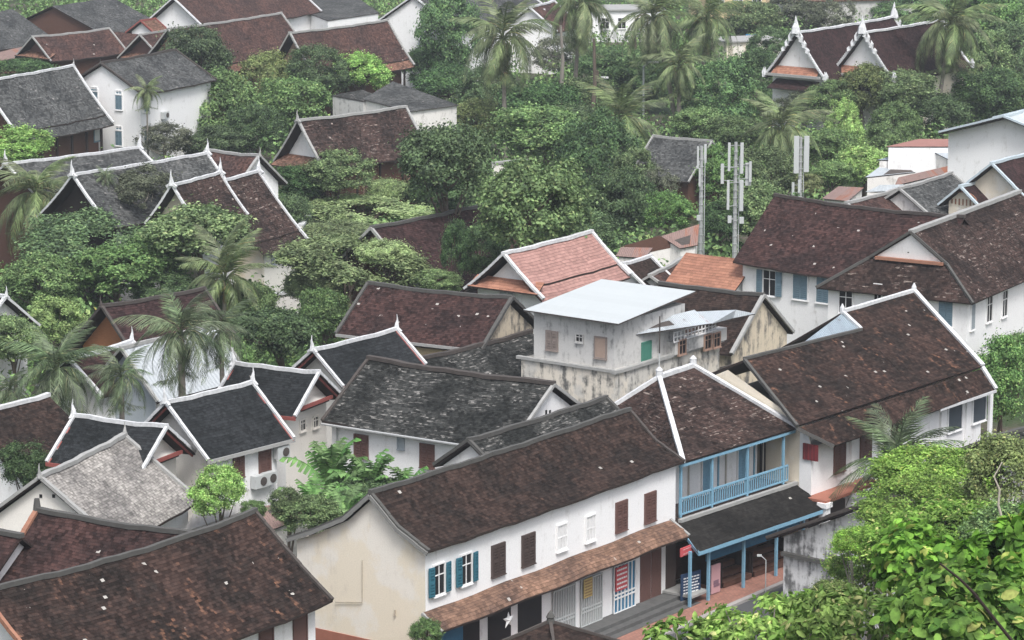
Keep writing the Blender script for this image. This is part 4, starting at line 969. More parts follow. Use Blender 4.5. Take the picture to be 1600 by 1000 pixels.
h = House('brown_roofed_house', 'two tier brown roof with orange lower tier, left of the tall white gable', (452,52), (606,32), 8.0, (648,102), 'B', roof=RRD(), wall=BRN(), ends=TIM(), trim=TL(), trimw=.2, tier=True, lower=ROB(), prof='sweep', og=.9, ov=.8, sag=.1)
h.gable_pent(-1, h.ze+1.1, .9, .8, ROB(), half=h.w*.7)
for k in range(8): m = MB(); m.box((h.hx-.2-k*2, -h.wy-.5, h.ze/2), (.14,.14,h.ze-.1)); m.build('post', DKW(), h.root)
h = House('white_gabled_house', 'reddish roof with white gable touching the top edge, upper left', (270,-2), (450,-32), 8.0, w=3.9, ze=4.9, roof=RRD(), wall=WH(), trim=TW(), trimw=.2, og=.6)
h = House('white_gabled_house', 'tall white gable with moulded edges and grey roof at the top edge', (645,-6), (790,-38), 8.8, w=4.4, ze=5.8, roof=RGR(), wall=WH(), trim=TW(), trimw=.2, og=.3)
h.win('a', 657, 67, .5, .5, 'dark', WPT(), GSH())
House('grey_roofed_house', 'wide weathered grey roof at the top edge above the reddish brown roofs', (90,8), (165,-4), 6.6, w=7.0, ze=3.6, roof=RGR(), wall=BRN(), prof='flat', ext=(1,1))
House('grey_roofed_house', 'weathered grey roof in the top left corner', (-70,28), (20,14), 6.6, w=5.0, ze=3.8, roof=RGR(), wall=BRN(), prof='flat')
House('small_house', 'tiny white gable with pink roof peeping over the reddish brown roofs', (219,33), (243,29), 6.6, w=1.7, ze=5.4, roof=ROB(), wall=WH(), ends=WH(), prof='flat', trim=TR(), trimw=.08)
shed('tin_shed', 'reddish tin roof with two pale sheets at the left edge', [(-10,66,4.0),(50,57,4.2),(30,90,3.2),(-20,98,3.2)], RST(), BRN())
fr, g = shed('flat_house', 'low white building with stepped parapet and grey flat roof at the top edge', [(445,8,5.0),(545,-14,5.4),(592,20,4.8),(512,32,4.6)], RGR(), WH(), cat='house', inset=.1)
shed('flat_house', 'grey hipped roof on blank white walls between the bushes, upper centre', [(566,155,4.6),(614,127,5.4),(717,164,4.5),(642,174,4.4)], RGR(), WG(), cat='house')
shed('flat_house', 'dark flat roof with grimy grey wall left of the grey hipped roof', [(518,149,4.6),(566,140,4.9),(596,152,4.7),(568,158,4.5)], RMO(), CON(), cat='house', inset=.1)
h = House('grey_roofed_house', 'isolated grey tile roof among trees right of the tall coconut palms', (1020,213), (1113,221), 5.4, (1005,228), 'A', w=3.4, ze=2.9, roof=RGR(), wall=BRN(), trim=TL(), trimw=.1, prof='flat')
h = House('white_gabled_house', 'far white walled house with small orange and brown roofs behind the first coconut palms', (826,12), (866,2), 6.5, w=3.0, ze=4.2, roof=RRD(), wall=WH(), trim=TW(), trimw=.25, prof='flat', og=.4)
h = House('white_gabled_house', 'orange roof wedge with white edges at the top edge behind the coconut palms', (800,8), (850,16), 6.0, w=2.4, ze=4.0, roof=ROR(), wall=WH(), trim=TW(), trimw=.25, prof='flat')
def block(name, label, px, py, z0, sx, sy, sz, az, mat, roofm=None, wins=0, cat='house', color=None):
    c = P(px, py, 0); o = empty(name, c, R(az), label, cat); m = MB(); m.box((0,0,sz/2), (sx,sy,sz)); m.build('wall', mat, o)
    m = MB(); m.box((0,0,sz+.06), (sx+.5,sy+.5,.14)); m.build('roof', roofm or TL(), o)
    for k in range(wins): window(o, Vector((-sx/2+(k+.5)*sx/wins, -sy/2, sz*.6)), 0, sx/wins*.45, 1.1, 'dark', WPT(), color or BKP())
    return o
block('low_building', 'low white building with row of dark windows behind the palm trunks', 965, 62, 0, 9, 5, 3.4, 8, WH(), wins=5)
block('yellow_building', 'yellow ochre building with reddish bands at the top edge, right of the palms', 1150, 40, 0, 9, 6, 5.0, 20, YL(), ROB(), wins=4)
block('low_building', 'low pinkish building with grey roof behind the blue sign', 1165, 92, 0, 6, 4, 2.0, 20, CR(), TL(), wins=0)
bs = empty('banner', PY(1173,66,P(1173,84,0).y), R(10), 'small blue banner at the edge of the trees, top right of centre', 'sign'); m = MB(); m.box((0,0,0), (1.1,.08,1.7)); m.build('panel', plain('banner_blue', (.06,.22,.42), .6, .2, 3), bs)
m = MB(); m.box((0,-.05,.2), (.5,.02,.3)); m.build('emblem', WPT(), bs)
block('grey_hall', 'pale grey wall with wide shutters behind the tree trunks, top right', 1330, 48, 0, 17, 6, 3.6, 12, CON(), ROB(), wins=0)

# small roof peak at the bottom edge
c = P(860,972,3.3); FR = Frame(c, ST.az); g = empty('gate_roof', (c.x,c.y,0), ST.az, 'small brown pyramid roof with mossy knob at the bottom edge', 'roofed gate')
m = MB(); q = [Vector((a*2.3,b*2.0,2.2)) for a,b in ((-1,-1),(1,-1),(1,1),(-1,1))]; tp = Vector((0,0,3.3))
for i in range(4): slab(m, [q[i], q[(i+1)%4], tp], .08)
m.build('roof', [RB(), DKW()], g)
for i in range(4): m = MB(); sagbar(m, tp+u_, q[i]+u_, .12, .1, 4); m.build('hip_cap', TD(), g)
m = MB(); m.lathe((0,0,3.25), [(.16,0),(.14,.2),(.17,.25),(.1,.4),(.02,.5)], 8); m.build('finial', TG(), g)
for i in range(4): m = MB(); m.box((q[i].x*.85,q[i].y*.85,1.05),(.22,.22,2.1)); m.build('post', WH(), g)

# ------------------------------------------------------------------ the concrete house
zc = 8.3; c0 = P(963,503,zc); cl = P(820,483,zc); cr = P(1085,455,zc+.3)
CF = Frame(c0, ST.az)   # x runs right/away, y left/away
print('conc', CF.inv(cl), CF.inv(cr), CF.inv(P(940,436,zc+.3)))
g = empty('concrete_house', (c0.x,c0.y,0), CF.az, 'unfinished grey concrete house with bright metal roof and stained terrace walls, centre', 'house')
LL = CF.inv(cl)[1]; RR = CF.inv(cr)[0]
m = MB(); q = [Vector(CF.inv(P(*k))) for k in ((818,484,zc),(966,506,zc),(1087,455,zc+.35),(940,436,zc+.35))]
slab(m, q, .07); m.build('roof', [WM(), TD()], g)
# upper storey
y1 = LL-.35; zf = 5.9
m = MB(); m.box((RR*.45, (y1+.3)/2, (zf+8.15)/2), (RR*.9-.5, y1-.3, 8.15-zf)); m.build('wall', CON(), g)
xw = RR*.45-(RR*.9-.5)/2
# lower storey, wider, weathered
m = MB(); m.box((RR*.62-.05, (y1+.6)/2-.05, zf/2), (RR*1.25, y1+.5, zf)); m.build('lower_wall', COW(), g)
xl0 = RR*.62-.05-RR*1.25/2; yl0 = (y1+.6)/2-.05-(y1+.5)/2
m = MB(); m.box((xl0, (y1+.6)/2, zf+.02), (.22, y1+.9, .14)); m.box((RR*.62, yl0, zf-.02), (RR*1.3, .25, .16)); m.build('ledge', TL(), g)
m = MB(); m.box((xl0-.03,(y1+.6)/2, 3.9), (.1, y1+.6, .12)); m.build('ledge', TL(), g)
def cw(px, py, wd, ht, st_, c1, c2, ax='x', lab=None):
    if ax == 'x': x, y_, z = CF.hit(px, py, 'x', xw); window(g, Vector((xw,y_,z)), -pi/2, wd, ht, st_, c1, c2, lab)
    else: x, y_, z = CF.hit(px, py, 'y', .3); window(g, Vector((x,.3,z)), 0, wd, ht, st_, c1, c2, lab)
cw(863,532,.6,.85,'shut',plain('timber_grey', (.24,.2,.18), .8, .3, 7),plain('timber_grey', (.24,.2,.18), .8, .3, 7)); cw(906,528,.35,.32,'dark',CON(),BKP()); cw(939,543,.6,.95,'board',plain('timber_grey', (.24,.2,.18)),plain('boarding', (.36,.27,.22), .8, .2, 6), 'x', 'window closed with pale boards')
cw(1009,551,.7,1.0,'board',GRN(),GRN(),'y','green board door')
# lattice and windows of the terrace, set forward
yt = -.25
m = MB(); x0 = CF.hit(1053,520,'y',yt)[0]; x1 = CF.hit(1118,512,'y',yt)[0]; zz = CF.hit(1085,518,'y',yt)[2]
for k in range(13): m.box((x0+(x1-x0)*k/12, yt, zz), (.05,.05,.5))
for k in (-1,0,1): m.box(((x0+x1)/2, yt, zz+k*.24), (x1-x0+.05,.055,.05))
m.build('lattice', WPT(), g)
x2 = CF.hit(1130,535,'y',yt)[0]
m = MB(); m.box(((x0+x2)/2+.3, yt+.3, (zf+zz-.3)/2), (x2-x0+.2, .5, zz-.3-zf)); m.build('terrace_wall', CON(), g)
for px, py in ((1065,542),(1105,534),(1119,531)):
    x, y_, z = CF.hit(px, py, 'y', yt+.05); window(g, Vector((x,yt+.05,z)), 0, .55, .65, 'dark', TIM(), BKP())
# lower tin roof over the terrace
m = MB(); zt_ = 7.85
slab(m, [Vector(CF.inv(P(*k))) for k in ((965,512,zt_-.35),(978,525,zt_-.55),(1112,505,zt_-.45),(1085,484,zt_))], .06)
m.build('terrace_roof', [TIN(), TD()], g)
m = MB(); slab(m, [Vector(CF.inv(P(*k))) for k in ((1085,487,7.4),(1112,506,7.2),(1146,497,7.1),(1180,490,7.3),(1150,484,7.5))], .06); m.build('terrace_roof', [TIN(), TD()], g)
m = MB(); m.bar(Vector(CF.inv(P(1062,590,4.4))), Vector(CF.inv(P(1150,570,4.4))), .12, .12); m.build('beam', TD(), g)
m = MB(); m.tube([(CF.hit(1030,570,'y',-.5)[0],-.5,5.0),(CF.hit(1030,570,'y',-.5)[0],-.5,7.2)], .04); m.build('downpipe', GPL(), g)
shed('lean_to', 'grimy lean-to slab at the foot of the concrete house with dark opening', [(900,610,4.3),(950,600,4.3),(962,612,4.1),(908,622,4.1)], TL(), BKP())
tk = empty('rooftop_pole', P(1030,600,5.0), 0, 'thin black television pole beside the concrete house', 'pole'); m = MB(); m.tube([(0,0,0),(0,0,1.8)], .035); m.build('pole', TD(), tk); tk.location.z = 6.5

# ------------------------------------------------------------------ antenna masts
def mast(label, px, pyb, pyt, panels, zb=0, r=.17):
    b = P(px, pyb, zb); H = PY(px, pyt, b.y).z-b.z; s = F/b.y
    o = empty('antenna_mast', b, 0, label, 'antenna mast')
    m = MB(); m.tube([(0,0,0),(0,0,H*.55),(0,0,H)], [r,r*.8,r*.6], 8); m.build('pole', STE(), o)
    m = MB()
    for k in range(int(H/.5)): m.bar((-.14,-.17,k*.5),(.14,-.17,k*.5),.03,.03)
    m.tube([(.22,-.1,0),(.22,-.1,H*.9)], .03); m.build('ladder', GPL(), o)
    for dx, y0, y1, w_, dy in panels:
        z0 = PY(px, y1, b.y).z-b.z; z1 = PY(px, y0, b.y).z-b.z; x = dx/s
        m = MB(); m.box((x, dy, (z0+z1)/2), (w_/s, .14, z1-z0)); pn = m.build('antenna_panel', GPL(), o)
        m = MB(); m.bar((x, dy+.08, z0+.2), (0,0,z0+.2), .04, .04); m.bar((x, dy+.08, z1-.2), (0,0,z1-.2), .04, .04); m.build('bracket', STE(), pn)
    return o
mast('left grey antenna mast with narrow panels at its top, above the rusty tin roofs', 1094, 425, 228, [(-6,228,262,3,-.3),(6,226,255,4,.1),(-3,262,290,3,-.3),(-4,335,343,6,-.3)])
mast('middle antenna mast carrying the most white panels', 1147, 440, 222, [(-21,256,287,5,0),(-11,222,266,4,-.3),(9,222,270,5,-.3),(20,255,290,9,.1),(23,252,284,4,-.1),(-12,280,326,4,-.4),(9,280,328,6,-.4),(-9,336,347,6,-.3),(10,338,348,7,-.3)])
mast('right antenna mast with two thick pale panels above the large brown roof', 1249, 350, 214, [(-7,212,270,8,-.2),(9,212,268,8,-.2),(-11,285,305,4,0),(-2,280,300,4,-.3)])
def lamp(label, px, pyb, pyt, arm):
    b = P(px, pyb, 0); H = PY(px, pyt, b.y).z; o = empty('street_lamp', b, 0, label, 'street lamp'); m = MB(); m.tube([(0,0,0),(0,0,H-.3),(arm*.4,0,H)], .09, 6); m.build('pole', GPL(), o)
    m = MB(); m.box((arm*.8,0,H+.05), (.9,.25,.14)); m.build('lamp_head', WPT(), o)
lamp('pale street lamp with short arm among the palm trunks', 1005, 205, 98, 1)
lamp('thin pale post behind the upright fronds', 938, 190, 122, .3)

# garden walls
def gwall(label, pts, hgt, mat=None, cap=None, nm='garden_wall'):
    q = [P(x, y, hgt) for x, y in pts]; o = empty(nm, (q[0].x,q[0].y,0), 0, label, 'wall'); b = Vector((q[0].x,q[0].y,0)); m = MB(); c = MB()
    for a, d in zip(q, q[1:]):
        a = a-b; d = d-b; m.bar((a.x,a.y,hgt/2),(d.x,d.y,hgt/2), .22, hgt); c.bar((a.x,a.y,hgt+.05),(d.x,d.y,hgt+.05), .4, .14)
    m.build('wall', mat or WG(), o); c.build('coping', cap or TW(), o)
gwall('white capped garden wall bending through the bushes left of the dark round tree', [(470,353),(512,304),(545,296),(628,289)], 2.0)
gwall('short piece of white capped wall between bushes, centre left', [(404,464),(468,456)], 2.0)
gwall('grimy terrace wall with railing below the black roofed houses', [(392,772),(470,742)], 2.6, WH(), TL())
gwall('pale curved wall top in the trees right of the dark round tree', [(770,256),(822,250)], 2.6, CRW(), TL())
yp = empty('bamboo_pole', P(146,548,0), 0, 'yellow bamboo pole with drooping tip at the orange timber gable', 'pole'); b = yp.location; zt2 = PY(152,480,b.y).z
m = MB(); m.tube([(0,0,0),(.2,0,zt2*.6),(.3,0,zt2*.9),(.1,0,zt2)], [.09,.08,.06,.02], 5); m.build('stem', plain('bamboo_yellow', (.42,.33,.08), .6, .2, 6), yp)

# ------------------------------------------------------------------ vegetation
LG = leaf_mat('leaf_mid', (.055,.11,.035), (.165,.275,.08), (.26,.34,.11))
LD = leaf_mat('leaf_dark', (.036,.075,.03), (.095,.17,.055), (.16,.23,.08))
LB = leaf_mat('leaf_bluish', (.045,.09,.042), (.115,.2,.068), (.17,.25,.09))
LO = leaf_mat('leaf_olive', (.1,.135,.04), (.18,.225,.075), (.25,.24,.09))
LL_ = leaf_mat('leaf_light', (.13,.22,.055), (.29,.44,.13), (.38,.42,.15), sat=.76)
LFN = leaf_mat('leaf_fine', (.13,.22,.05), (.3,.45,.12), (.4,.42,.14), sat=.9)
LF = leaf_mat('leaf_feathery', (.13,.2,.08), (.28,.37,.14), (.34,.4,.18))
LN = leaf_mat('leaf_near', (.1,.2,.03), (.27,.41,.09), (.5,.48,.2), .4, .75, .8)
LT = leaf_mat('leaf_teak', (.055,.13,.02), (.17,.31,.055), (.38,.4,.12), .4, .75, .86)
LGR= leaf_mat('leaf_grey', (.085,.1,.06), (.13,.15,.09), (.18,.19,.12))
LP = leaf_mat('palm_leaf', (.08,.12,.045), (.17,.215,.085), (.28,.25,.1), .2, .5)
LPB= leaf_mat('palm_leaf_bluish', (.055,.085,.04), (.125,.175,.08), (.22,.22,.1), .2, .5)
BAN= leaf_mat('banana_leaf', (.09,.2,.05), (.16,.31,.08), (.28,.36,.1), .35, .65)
BK = plain('bark', (.12,.095,.075), .9, .5, 3, ax=(1,1,.3)); BKG = plain('bark_grey', (.22,.2,.175), .9, .4, 3, ax=(1,1,.3))

def leaves_mesh(name, C, Nn, size, mat, aspect=1.7, seed=0, droop=.0, fold=.18):
    """one small folded leaf spray per centre"""
    rng = np.random.default_rng(seed); n = len(C)
    Nn = Nn/np.linalg.norm(Nn, axis=1, keepdims=True)
    t = rng.normal(size=(n, 3)); t[:, 2] -= droop; t -= (t*Nn).sum(1, keepdims=True)*Nn; t /= np.linalg.norm(t, axis=1, keepdims=True)
    b = np.cross(Nn, t); s = (size*rng.uniform(.6, 1.35, n))[:, None]
    v = np.empty((n, 4, 3), dtype=np.float32)
    v[:, 0] = C-t*s*.5*aspect; v[:, 2] = C+t*s*.5*aspect-Nn*s*.15
    v[:, 1] = C+b*s*.5+Nn*s*fold; v[:, 3] = C-b*s*.5+Nn*s*fold
    me = bpy.data.meshes.new(name); me.vertices.add(n*4); me.loops.add(n*4); me.polygons.add(n)
    me.vertices.foreach_set('co', v.reshape(-1)); me.loops.foreach_set('vertex_index', np.arange(n*4, dtype=np.int32))
    me.polygons.foreach_set('loop_start', np.arange(0, n*4, 4, dtype=np.int32)); me.polygons.foreach_set('loop_total', np.full(n, 4, dtype=np.int32))
    me.update(calc_edges=True); me.materials.append(mat); return me

def crown_points(nl, ncl, seed, flat=0.0, rc=(.2,.36), gap=0.0, up=.35):
    rng = np.random.default_rng(seed)
    # uneven envelope
    K = rng.normal(size=(6, 3)); K /= np.linalg.norm(K, axis=1, keepdims=True); amp = rng.uniform(-.42, .4, 6)
    d = rng.normal(size=(ncl*3, 3)); d /= np.linalg.norm(d, axis=1, keepdims=True)
    d = d[d[:, 2] > -.8][:ncl]
    env = 1+(np.maximum(0, d@K.T)**2@amp)
    rad = rng.uniform(.5, .85, len(d))**.6
    cc = d*(env*rad)[:, None]*.82; cc[:, 2] *= (1-flat)
    rr = rng.uniform(*rc, len(d))
    pc = rng.dirichlet(np.full(len(d), 3.0)*1.0); w = rr**2*(.6+pc*len(d)*.4); w /= w.sum()
    idx = rng.choice(len(d), nl, p=w)
    q = rng.normal(size=(nl, 3)); q /= np.linalg.norm(q, axis=1, keepdims=True)
    flip = (q*cc[idx]).sum(1) < -.15*np.linalg.norm(cc[idx], axis=1); q[flip] *= -1
    low = (q[:, 2] < -.25) & (rng.random(nl) < .75); q[low, 2] *= -1
    sc3 = rng.uniform(.65, 1.45, (len(d), 3)); sc3[:, 2] *= .8
    C = cc[idx]+q*(rr[idx]*rng.uniform(.35, 1.0, nl)**.6)[:, None]*sc3[idx]
    C += rng.normal(size=(nl, 3))*np.where(rng.random(nl) < .2, .1, .025)[:, None]
    Nn = q*.75+np.array([0, 0, up])+rng.normal(size=(nl, 3))*.42
    return C, Nn, cc, rr

KINDS0 = {  # material, leaves, clumps, leaf size (unit crown), flat, clump radius, aspect
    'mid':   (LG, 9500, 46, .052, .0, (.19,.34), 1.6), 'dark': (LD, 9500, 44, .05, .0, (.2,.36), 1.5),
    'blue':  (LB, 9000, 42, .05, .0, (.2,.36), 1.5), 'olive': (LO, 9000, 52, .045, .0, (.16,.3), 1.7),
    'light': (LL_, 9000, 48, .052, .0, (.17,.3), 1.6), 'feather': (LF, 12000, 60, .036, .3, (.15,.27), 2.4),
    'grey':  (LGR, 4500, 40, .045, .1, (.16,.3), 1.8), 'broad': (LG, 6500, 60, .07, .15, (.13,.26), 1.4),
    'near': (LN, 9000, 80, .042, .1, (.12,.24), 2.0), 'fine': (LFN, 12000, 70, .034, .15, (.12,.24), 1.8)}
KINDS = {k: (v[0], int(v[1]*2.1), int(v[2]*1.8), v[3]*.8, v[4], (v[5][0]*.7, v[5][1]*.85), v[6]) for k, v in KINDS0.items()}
_cr = {}
def crown_mesh(kind, var):
    k = (kind, var)
    if k not in _cr:
        mt, nl, nc, ls, fl, rc, asp = KINDS[kind]
        C, Nn, cc, rr = crown_points(nl, nc, hash(kind) % 1 + sum(map(ord, kind))*7+var*131, fl, rc)
        _cr[k] = (leaves_mesh('crown', C, Nn, ls, mt, asp, var, .4 if kind in ('feather', 'near') else .1), cc)
    return _cr[k]
TREES = []
def blocked(px, py, p, mg):
    for h in HOUSES:
        a, b, _ = h.inv(p)
        if abs(a) < h.hl+mg and abs(b) < h.w+mg: return True
    for k in range(1, 60):
        Y_ = p.y-k*.6; q = PY(px, py, Y_)
        if q.z > 10: break
        for h in HOUSES:
            a, b, _ = h.inv(q)
            if abs(a) < h.hl and abs(b) < h.w and q.z < h.zat(b): return True
    return False
def clear(px, py, p, mg):
    Y0 = p.y; q = p
    for k in range(40):
        if not blocked(px, py, q, mg): return q
        q = PY(px, py, q.y-.7)
        if q.z > 9: break
    print('still blocked', px, py, round(Y0), round(q.z, 1)); return q
def tree(px, py, rx, ry, kind, label, zc=None, Y=None, group=None, var=None, bark=None, name='tree', cat='tree', trunkz=None):
    if zc is None: zc = 1.2+ry/26*1.0
    p = PY(px, py, Y) if Y else P(px, py, zc)
    s = F/p.y; c = ry/s
    if not Y and zc < c*.8: zc = c*.85; p = P(px, py, zc)
    if not Y: p = clear(px, py, p, rx/s*.35)
    s = F/p.y*1.0; a = rx/s*1.16; c = ry/s*1.16
    gz = hill(p.x, p.y); var = (len(TREES) % 3) if var is None else var
    me, cc = crown_mesh(kind, var)
    o = empty(name, (p.x, p.y, gz), 0, label, cat, group)
    cr = bpy.data.objects.new('crown', me); rot = random.uniform(0, 6.28)
    cr.location = (0, 0, p.z-gz); cr.scale = (a, a, c); cr.rotation_euler = (0, 0, rot); link(cr, o)
    H = p.z-gz; m = MB(); r = max(.09, a*.065)
    m.tube([(0,0,-.2),(.05*a,0,H*.4),(0,.04*a,H*.85)], [r*1.4,r,r*.6], 7)
    rz = Matrix.Rotation(rot, 3, 'Z')
    for k in range(min(9, len(cc))):
        q = rz @ Vector(cc[(k*5+var) % len(cc)]); q = Vector((q.x*a, q.y*a, H+q.z*c)); st_ = Vector((.02*a,0,H*(.45+.06*k)))
        if q.z < st_.z: continue
        mid_ = st_.lerp(q, .5)+Vector((0,0,-.08*a)); m.tube([st_, mid_, q], [r*.5,r*.32,r*.12], 5)
    m.build('trunk', bark or BK, o)
    TREES.append(o); return o

T = [
 (45,108,52,22,'dark','low dark rounded tree before the reddish brown roofs, far left'),
 (312,92,55,50,'dark','tall dark tree between the white house and the long two tier roof'),
 (340,172,68,66,'mid','bright layered tree right of the white house with slate blue shutters'),
 (250,120,28,26,'dark','small dark tree touching the grey roof of the white house'),
 (425,128,48,44,'olive','yellowish olive tree between the bright layered tree and the white edged gable'),
 (494,108,40,36,'dark','compact dark tree before the orange lower roof tier'),
 (567,112,42,26,'light','small bright tree before the orange lower roof tier, left of its posts'),
 (452,176,62,48,'mid','spreading green tree left of the timber house ridge'),
 (400,205,45,40,'dark','shadowy tree between the bright layered tree and the timber house'),
 (255,215,45,30,'grey','thin greyish bush at the foot of the white house'),
 (330,225,50,26,'dark','dark bush behind the plain brown roof with grey ridge'),
 (705,62,46,66,'blue','tall dark tree at the right of the big white gable'),
 (668,100,34,36,'dark','dark tree leaning over the white gable wall'),
 (700,130,50,34,'blue','tree between the white gable wall and the grey hipped roof'),
 (760,150,46,44,'dark','dark tree directly behind the tallest coconut trunk'),
 (842,162,66,46,'dark','wide dark tree right of the tallest coconut trunk'),
 (850,215,72,46,'mid','leafy green tree with bright top, below the wide dark tree'),
 (745,190,44,36,'olive','brownish olive tree above the dark round tree'),
 (695,246,76,74,'dark','big dark round tree with bright tufts, centre of the photo'),
 (690,300,60,36,'dark','dark lower tree under the big dark round tree'),
 (826,318,84,76,'mid','big bright green round tree behind the pink roof'),
 (938,250,56,68,'blue','tall bluish tree right of the big bright round tree'),
 (965,320,52,58,'dark','dark tree between the bluish tree and the left antenna mast'),
 (900,360,60,36,'dark','dark tree foliage directly behind the pink roof ridge'),
 (985,280,36,46,'mid','climbing green mass in front of the isolated grey roof, left side'),
 (1025,300,34,36,'grey','brownish bare looking tree below the isolated grey roof'),
 (1040,330,42,32,'mid','bush left of the left antenna mast'),
 (1125,150,52,52,'blue','round bluish tree right of the leaning coconut trunk'),
 (1085,200,40,30,'mid','low tree behind the isolated grey roof'),
 (1170,330,55,50,'mid','broad tree behind the middle antenna mast'),
 (1125,270,40,40,'mid','tree between the left and middle antenna masts'),
 (1125,350,36,34,'dark','dark bush between the masts above the orange roof'),
 (1200,270,46,42,'mid','tree between the middle and right antenna masts'),
 (1180,125,34,46,'blue','dark tree left of the temple halls'),
 (1150,215,46,30,'mid','light topped low tree left of the bushy palm'),
 (875,85,50,36,'grey','greyish thin tree behind the coconut trunks'),
 (945,100,58,36,'dark','dark hedge like tree among the coconut trunks'),
 (1010,130,48,38,'dark','dark tree under the second pair of coconut palms'),
 (925,150,42,32,'mid','bright green tree between coconut trunks, upper centre'),
 (900,190,44,36,'dark','shaded tree at the foot of the coconut trunks'),
 (1180,40,46,34,'mid','round tree beside the blue banner'),
 (1205,75,34,30,'dark','dark tree below the round tree beside the blue banner'),
 (1240,22,58,34,'grey','thin brownish tree at the top edge above the temple halls'),
 (1300,30,36,30,'grey','sparse tree between the trunks behind the temple halls'),
 (1375,18,40,24,'dark','dark tree right behind the white carved finial at top right'),
 (1430,25,46,32,'blue','tree at the top edge left of the big coconut palm'),
 (1545,30,60,42,'mid','tree at the top edge right of the big coconut palm'),
 (1590,85,50,46,'dark','dark tree at the right edge, upper right'),
 (1535,95,40,44,'mid','tree right beside the big coconut palm'),
 (1345,142,46,40,'olive','olive bush in front of the right temple hall'),
 (1255,165,46,26,'grey','small pale bush below the left temple hall'),
 (1290,155,36,28,'mid','flowering tree with white specks below the temple halls'),
 (1415,150,50,36,'mid','green tree at the right foot of the temple halls'),
 (1400,195,40,38,'mid','round green tree right of the orange timber wall'),
 (1470,175,48,40,'dark','round dark tree above the long red tin roof'),
 (1545,150,56,44,'dark','broad dark tree above the tall blank white building'),
 (1590,150,40,36,'mid','tree at the right edge above the tall blank white building'),
 (1322,205,28,44,'light','slim bright tree left of the orange timber wall'),
 (1290,235,42,30,'mid','low green tree below the slim bright tree'),
 (1350,258,44,34,'light','bright bush left of the tin sheds'),
 (1390,225,36,30,'mid','bush between the orange timber wall and the tin sheds'),
 (1300,275,34,20,'mid','low bush above the striped rusty roof'),
 (1260,290,24,18,'olive','small bush behind the right antenna mast'),
 (30,228,52,26,'light','bright low tree before the upper left timber gallery'),
 (310,360,80,46,'broad','broad leafed bright tree below the white edged roofs'),
 (250,400,60,50,'broad','broad leafed tree with dark hollows, left of centre'),
 (128,385,84,50,'blue','wide bluish green tree at left, right of the drooping coconut palm'),
 (180,430,78,46,'mid','spreading mid green tree below the wide bluish tree'),
 (60,440,60,44,'mid','green tree at the left edge above the white barge gable'),
 (92,505,48,38,'light','neat round bright tree below the white barge gable'),
 (20,535,44,40,'mid','tree at the left edge among the palms, beside the neat round tree'),
 (255,452,52,26,'dark','shaded low tree behind the orange timber gable roof'),
 (225,292,50,38,'grey','thin grey green tree standing over the grey white edged roofs'),
 (540,408,98,46,'feather','wide feathery pale green tree left of the maroon roof'),
 (496,446,60,38,'feather','feathery pale green tree leaning over the short white wall'),
 (600,395,44,26,'feather','small feathery tree against the maroon roof slope'),
 (565,330,88,26,'feather','flat feathery tree behind the white capped wall'),
 (530,365,60,28,'feather','flat feathery tree above the wide feathery one'),
 (437,522,66,56,'dark','big dense dark tree behind the black roofed houses'),
 (505,500,42,44,'mid','green tree left of the yellow walled house'),
 (370,560,30,30,'mid','small tree at the edge of the white metal roof'),
 (525,268,48,30,'mid','bush before the posts of the timber house'),
 (470,285,44,26,'dark','dark bush under the white triangular gable'),
 (610,300,40,30,'feather','feathery bush at the right end of the white capped wall'),
 (450,330,36,38,'dark','dark bush right of the two tier white edged roof'),
 (712,385,26,50,'blue','upright bluish tree in front of the maroon roof'),
 (755,400,40,40,'blue','bluish tree between the maroon roof and the pink roof'),
 (690,440,36,18,'mid','small fresh green bush at the maroon roof eave'),
 (36,728,40,36,'dark','dense dark bush at the left edge below the palms'),
 (343,764,42,42,'light','round bright shrub before the black roofed houses'),
 (1562,595,52,66,'mid','dense bright tree between the big brown roof and the right edge'),
 (1590,560,34,40,'mid','tree at the right edge below the hipped house'),
 (488,800,46,28,'mid','leafy green shrub under the banana plants, nearest the cream gable'),
 (570,772,60,30,'dark','dark shrub behind the banana plants'),
 (398,800,22,16,'mid','low shrub between the round bright shrub and the white outhouse'),
 (450,786,26,26,'mid','small dark shrub beside the white outhouse'),
 (330,468,40,30,'dark','dark tree behind the lower left palms'),
 (395,480,46,36,'mid','tree between the palms and the dense dark tree'),
]
for t in T:
    zc = None
    Y_ = {(695,246): 188, (826,318): 176, (343,764): 126.5, (36,728): 133, (450,786): 124, (488,800): 124, (570,772): 130, (398,800): 125}.get(t[:2])
    nm = 'shrub' if ('bush' in t[5] or 'shrub' in t[5]) else 'tree'
    tree(*t, zc=zc, Y=Y_, name=nm, cat=nm, bark=BKG if t[4] == 'grey' else None)

# back woods beyond the last houses: one mass
rng = np.random.default_rng(5)
C = []; Nn = []
for k in range(420):
    y = rng.uniform(395, 520); x = rng.uniform(-100, 100)*y/400; r = rng.uniform(2.2, 4.5); z = rng.uniform(1.5, 5.5)
    q = rng.normal(size=(260, 3)); q /= np.linalg.norm(q, axis=1, keepdims=True); q[:, 2] = abs(q[:, 2])*1.0-.15
    C.append(np.array([x, y, z])+q*r*rng.uniform(.7, 1.05, (260, 1))); Nn.append(q+rng.normal(size=(260, 3))*.4)
o = bpy.data.objects.new('woods', leaves_mesh('woods', np.vstack(C), np.vstack(Nn), .42, LD, 1.5, 3)); link(o); tag(o, 'distant mass of trees beyond the last roofs', 'woods', kind='stuff')
